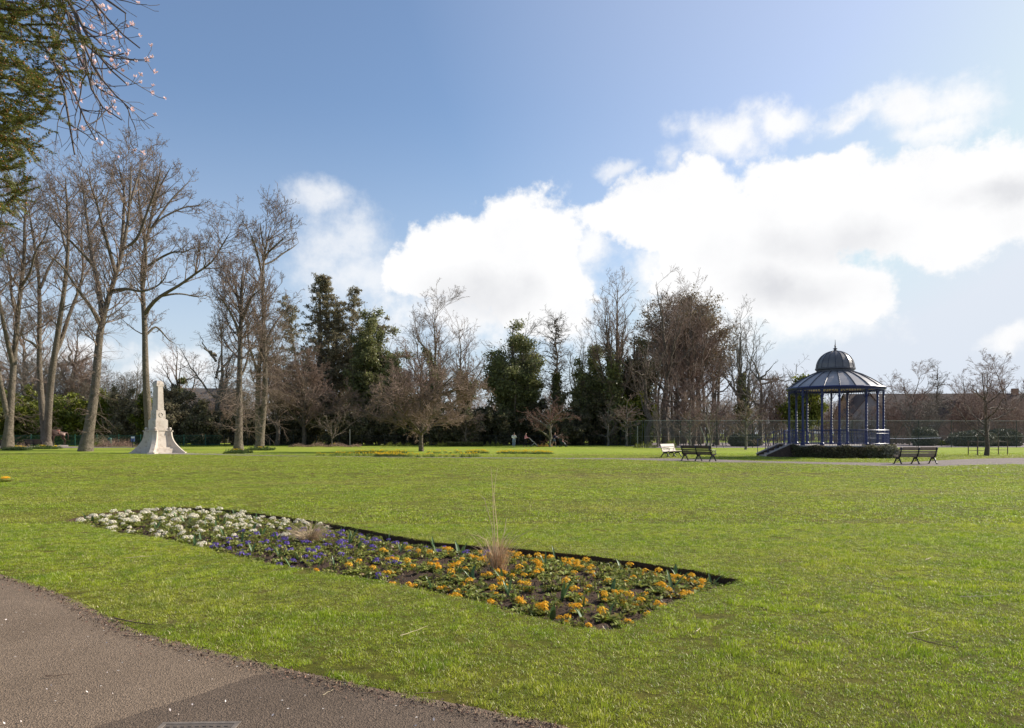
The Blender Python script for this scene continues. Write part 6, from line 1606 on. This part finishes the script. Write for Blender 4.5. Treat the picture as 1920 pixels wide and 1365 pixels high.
# ------------------------------------------------------------------ litter of twigs and petals on the path and lawn
M_tw = mat('fallen_twig', (.16, .09, .06), .8, (.25, .17, .11), 20); M_stem = mat('pale_stem', (.55, .45, .28), .8)
def twig(px, py, L, ang, label, m=M_tw, bend=.15, r=.004, z=.012, gz=0.0):
    p = G(px, py); rd = random.Random(px*7+py); pts = []; a = R(ang); x, y = 0.0, 0.0
    for i in range(6):
        pts.append((x, y, r+abs(rd.gauss(0, .004)))); a += bend*rd.uniform(.2, 1.2)/1.5; x += math.cos(a)*L/5; y += math.sin(a)*L/5
    mb = MB(); mb.tube(pts, [r*(1-.12*i) for i in range(6)], 5)
    if L > .3: mb.tube([pts[2], (pts[2][0]+.05*math.cos(a+.9), pts[2][1]+.05*math.sin(a+.9), .01), (pts[2][0]+.09*math.cos(a+.7), pts[2][1]+.09*math.sin(a+.7), .008)], [r*.6, r*.4, r*.3], 4)
    o = mb.build('fallen_twig', m); o.location = (p.x, p.y, z+gz); tag(o, label, 'twig')
twig(215, 1163, .52, -38, 'longest dark curved twig lying on the path by the grass edge', r=.007)
twig(232, 1196, .22, -12, 'thin brown twig on the path below the longest curved one')
twig(96, 1119, .16, 20, 'reddish twig on the path near the left end of the grass edge')
twig(85, 1273, .16, 3, 'short dark twig alone in the middle of the path')
twig(780, 1306, .20, 8, 'brown twig on the sandy strip at the lower middle path edge')
twig(605, 1308, .12, 60, 'pale bent twig on the dark tarmac', M_stem, r=.002)
twig(236, 1051, .42, 22, 'long pale stem on the lawn left of the flower bed', M_stem, r=.004, z=.03)
twig(1700, 1196, .30, 18, 'pale curved stem on the lawn at the right', M_stem, r=.004, z=.03)
twig(1712, 1205, .34, -65, 'dark twig lying on the lawn right of the pale curved stem', r=.005, z=.03)
twig(1735, 1055, .24, 35, 'short pale broken stick on the lawn far right', M_stem, r=.006, z=.03)
twig(1800, 1126, .45, -2, 'long grey stick across the lawn near the right edge', M_stem, r=.004, z=.03)
twig(750, 1200, .35, 50, 'pale straw stem upright in the grass below the bed', M_stem, r=.003, z=.03)
twig(1305, 1192, .12, 45, 'small pale stick right of the near corner of the bed', M_stem, r=.005, z=.03)
rng = np.random.default_rng(17); n = 2200
t_ = rng.random(n); PA = np.array(PATH[:15]); seg = rng.integers(2, 13, n); q = PA[seg]*(1-t_[:, None])+PA[seg+1]*t_[:, None]
q = q+np.stack([-np.abs(rng.normal(size=n))*.09, -np.abs(rng.normal(size=n))*.09], 1)+rng.normal(size=(n, 2))*.02
mm = leaves('leaf_litter', np.stack([q[:, 0], q[:, 1], .014+rng.random(n)*.006], 1), .022, rng, mat('litter', (.20, .11, .07), .9, (.10, .065, .045), 30, island=.6, rgb3=(.33, .24, .18)), .35); tag(link('leaf_litter', mm), kind='stuff')
n = 240; X = rng.uniform(-4.5, 1.5, n); Y = rng.uniform(3.8, 8.5, n); k = inside(PN, X, Y); X = X[k]; Y = Y[k]
mm = leaves('fallen_petals', np.stack([X, Y, .016+0*X], 1), .016, rng, mat('petal_litter', (.75, .65, .60), .8), .6); tag(link('fallen_petals', mm), kind='stuff')
n = 900; X, Y = rng.uniform(-9, 9, n), rng.uniform(4.5, 16, n); k = ~inside(BEDN, X, Y) & ~inside(PN, X, Y); X = X[k]; Y = Y[k]
mm = leaves('lawn_litter', np.stack([X, Y, .028+0*X], 1), .022, rng, mat('straw_litter', (.55, .46, .32), .8, (.3, .22, .14), 5), .35); tag(link('lawn_litter', mm), kind='stuff')
for i in range(5):
    p = G(6+i*2.2, 903+rb.uniform(-1, 1)); t = thing('primula', 'orange primula cut off by the left frame edge beyond the lawn', 'primula', (p.x, p.y, 0), 0, 'orange primulas at the left frame edge'); t.scale = (1.5,)*3
    link('leaves', ROS[0], t); link('blossom', UMB['orange'][1], t)

# ------------------------------------------------------------------ yew and magnolia reaching in at the top left
M_yew = mat('yew_needle', (.11, .13, .022), .5, (.16, .175, .035), 6, trans=.3, island=.5, rgb3=(.22, .23, .09)); M_cone = mat('yew_cone', (.42, .20, .05), .7, (.30, .13, .04), 30, island=.4)
M_yb = mat('yew_bark', (.13, .08, .055), .9, (.09, .055, .04), 12, bump=.6)
def yew():
    rng = np.random.default_rng(600); dd = 5.4
    base = np.array([-7.2, 6.0, 0.0])
    t = thing('yew_tree', 'dark yew branches with orange buds reaching in at the top left corner', 'tree', tuple(base))
    lst = [([(0, 0, 0), (.1, 0, 1.5), (0.1, .1, 3), (0, 0, 5), (0, 0, 7)], [.35, .28, .24, .16, .05])]
    # boughs end where the photograph shows their tips
    for px, py, d in ((48, 20, 5.0), (108, 45, 5.6), (78, 80, 5.2), (73, 150, 5.8), (18, 60, 4.8), (48, 200, 5.3), (63, 240, 5.9), (18, 250, 4.9), (28, 320, 5.5), (8, 370, 5.9), (-12, 400, 5.2), (-22, 330, 4.7), (-22, 140, 4.6), (-72, 60, 4.9), (-82, 250, 5.4), (-32, 20, 5.3), (38, 75, 5.9), (8, 290, 6.1), (38, 285, 6.0), (-62, 420, 5.7), (-2, 180, 6.0), (-12, 225, 5.2), (33, 120, 5.4), (18, 10, 5.6)):
        tip = np.array(tuple(W(px, py, d)))-base; z0 = tip[2]+rng.uniform(.0, .5); r0 = np.array([.1, .05, z0]); mid = r0*.45+tip*.55+np.array([0, 0, .22])
        lst.append(([tuple(r0), tuple(mid), tuple(tip)], [.03, .014, .004]))
    P, Rd = stack(lst, 12)
    P[1:, 1:-1] += rng.normal(size=P[1:, 1:-1].shape)*.05
    C, Rr = grow(P[1:], Rd[1:], rng, 6.0, (.30, 1.0), (25, 60), .20, .2, .5, 6, .02, .10, maxn=26, flat=.2, lmax=.34)
    C2, R2 = grow(C, Rr, rng, 11.0, (.15, 1.0), (35, 55), .45, .5, .6, 5, .01, .05, maxn=5, flat=.6, lmax=.20)
    link('trunk', tube_mesh('trunk', [(P, Rd, 8)], M_yb), t); link('branch', tube_mesh('branch', [(C, np.maximum(Rr, .0028), 5), (C2, np.maximum(R2, .0018), 4)], mat('green_twig', (.12, .10, .04), .8)), t)
    tw = [(P[1:], (.72, 1)), (C, (0, 1)), (C2, (0, 1))]
    V = []; 
    for A, (t0, t1) in tw:
        L = np.linalg.norm(np.diff(A, axis=1), axis=2).sum(1)*(t1-t0); m = np.maximum((L*620).astype(int), 4); idx = np.repeat(np.arange(len(A)), m); M = len(idx)
        f = (t0+(t1-t0)*rng.random(M))*(A.shape[1]-1)*.999; i = f.astype(int); fr = (f-i)[:, None]; pos = A[idx, i]*(1-fr)+A[idx, i+1]*fr; tan = nrm(A[idx, i+1]-A[idx, i])
        side = nrm(np.cross(tan, np.array([0, 0, 1.0])+rng.normal(size=(M, 3))*.12)); sg = np.where(rng.random(M) < .5, -1, 1)[:, None]
        d = nrm(side*sg+tan*.55+rng.normal(size=(M, 3))*.12); nn = nrm(np.cross(d, side+rng.normal(size=(M, 3))*.1)+1e-6); w_ = nrm(np.cross(d, np.cross(tan, side)+rng.normal(size=(M, 3))*.4))*.0024
        ln = (.026+.014*rng.random(M))[:, None]
        V.append(np.stack([pos-w_*.6, pos+d*ln*.5-w_+0, pos+d*ln, pos+d*ln*.5+w_], 1))
    V = np.concatenate(V); link('foliage', np_mesh('foliage', V, np.arange(len(V)*4).reshape(-1, 4), M_yew), t)
    pts = np.concatenate([along(C2, 9000, rng, .006), along(C, 2500, rng, .006)]); k = len(pts)
    # buds: little diamonds
    s = (.0045+.003*rng.random(k))[:, None]; D = np.array([[1, 0, 0], [0, 1, 0], [-1, 0, 0], [0, -1, 0], [0, 0, 1], [0, 0, -1]], float)
    Vb = (pts[:, None]+D[None]*s[:, None]).reshape(-1, 3); T = np.array([[0, 1, 4], [1, 2, 4], [2, 3, 4], [3, 0, 4], [1, 0, 5], [2, 1, 5], [3, 2, 5], [0, 3, 5]]); Fb = (np.arange(k)[:, None, None]*6+T[None]).reshape(-1, 3)
    link('buds', np_mesh('buds', Vb, Fb, M_cone), t)
yew()
def magnolia():
    rng = np.random.default_rng(601); base = np.array([-9.5, 8.5, 0.0])
    t = thing('magnolia_tree', 'thin drooping magnolia twigs with pale pink blossoms at the top left', 'tree', tuple(base))
    B = [[(-60, -60), (60, -70), (130, -20), (150, 50), (165, 110), (163, 170), (166, 200), (190, 222), (228, 225)],
         [(-40, -90), (80, -90), (150, -30), (185, 15), (215, 50), (232, 80), (262, 90)],
         [(0, -60), (90, -30), (140, 30), (155, 80), (172, 130), (196, 165), (232, 192), (246, 206)],
         [(-30, 0), (60, 0), (100, 50), (120, 110), (135, 165), (150, 200), (158, 240), (180, 262)],
         [(20, -50), (110, -10), (140, 50), (160, 95), (190, 120), (225, 118), (232, 100)],
         [(60, -60), (130, -10), (160, 60), (175, 100), (205, 135), (238, 158)],
         [(0, 20), (70, 60), (110, 120), (125, 190), (132, 250), (140, 290)],
         [(50, -70), (140, -40), (190, -10), (225, 20), (236, 25)], [(40, -80), (120, -60), (170, -20), (185, 20), (190, 42)],
         [(30, -30), (110, 20), (150, 100), (160, 150), (180, 175), (210, 180), (228, 225)][:-1]]
    lst = [([(0, 0, 0), (.1, 0, 1.5), (.2, 0, 3.2), (.6, 0, 5), (1.2, 0, 7)], [.25, .2, .17, .12, .05])]
    for i, b in enumerate(B):
        d = 7.0+(i % 5)*.22; pts = [tuple(np.array(tuple(W(x, y, d)))-base) for x, y in b]
        s = np.array(pts[0]); lst.append(([tuple(np.array([.3, 0, 5.2])*.5+s*.5+np.array([0, 0, .3]))]+pts, [.03, .02]+[.014*(1-j/len(pts))+.004 for j in range(len(pts)-1)]))
    P, Rd = stack(lst, 20)
    C, Rr = grow(P[1:], Rd[1:], rng, 4.5, (.35, 1.0), (25, 60), .20, .5, .6, 7, .01, .16, maxn=16, flat=0)
    C2, R2 = grow(C, Rr, rng, 5.0, (.2, 1.0), (30, 60), .5, .4, .7, 5, .04, .16, maxn=4)
    link('trunk', tube_mesh('trunk', [(P[:1], Rd[:1], 8)], B_grey), t); link('branches', tube_mesh('branches', [(P[1:], Rd[1:]*.8, 6), (C, np.maximum(Rr, .003), 5), (C2, np.maximum(R2, .0025), 4)], mat('magnolia_twig', (.10, .075, .06), .7, (.15, .115, .09), 20)), t)
    MP = mat('pink_petal', (.93, .64, .62), .6, (.96, .84, .82), 60, trans=.35, island=.15)
    ms = []
    for sd in range(4):
        r = random.Random(sd); mb = MB(); n = 9
        for k in range(n):
            a = k*2*PI/n*2.3+r.uniform(-.2, .2); e = r.uniform(.1, 1.0) if sd < 3 else r.uniform(.9, 1.35); l = r.uniform(.028, .042); T = Matrix.Rotation(a, 4, 'Z') @ Matrix.Rotation(-e, 4, 'Y')
            w_ = .009; mb.add([(0, -w_*.3, 0), (0, w_*.3, 0), (l*.55, w_, -.004), (l, w_*.5, .004), (l, -w_*.5, .004), (l*.55, -w_, -.004)], [(0, 1, 2, 5), (5, 2, 3, 4)], T)
        me = bpy.data.meshes.new('blossom'); me.from_pydata(mb.v, [], mb.f); me.materials.append(MP); ms.append(me)
    tips = np.concatenate([C[:, -1], C2[:, -1], P[1:, -1]]); px = 960+(tips[:, 0]+base[0])/(tips[:, 1]+base[1])*F; py = HZ-(tips[:, 2]+base[2]-EYE)/(tips[:, 1]+base[1])*F
    ok = (py > -30) & (px > 60)
    w_ = np.where((px > 150) & (py < 220), 1.0, .16)*ok; idx = rng.choice(len(tips), size=min(99, int((w_ > 0).sum())), replace=False, p=w_/w_.sum())
    for j, i in enumerate(idx):
        o = link('blossom', ms[j % 4], t); o.location = tuple(tips[i]); o.rotation_euler = (rng.normal()*.6, rng.normal()*.6, rng.random()*6.3); s = rng.uniform(.65, 1.1); o.scale = (s, s, s)
magnolia()

# the green and brown undergrowth between the counted plants
rng = np.random.default_rng(92); n = 3600
X = rng.uniform(BEDN[:, 0].min(), BEDN[:, 0].max(), n); Y = rng.uniform(BEDN[:, 1].min(), BEDN[:, 1].max(), n); e = edge_dist(BEDN, X, Y); k = inside(BEDN, X, Y) & (e > .07); X, Y, e = X[k], Y[k], e[k]
m = 22; cx, cy, ce = np.repeat(X, m), np.repeat(Y, m), np.repeat(e, m); q = len(cx); a = rng.random(q)*6.28; rr_ = np.abs(rng.normal(size=q))*.045
P = np.stack([cx+rr_*np.cos(a), cy+rr_*np.sin(a), -.125+.075*np.clip(ce/.7, 0, 1)**.7+.015+rng.random(q)*.055], 1)
tag(link('bed_foliage', leaves('bed_foliage', P, .042, rng, mat('bed_leaf', (.15, .19, .03), .55, (.27, .28, .06), 4, trans=.3, island=.5, rgb3=(.30, .20, .10)), .55)), kind='stuff')
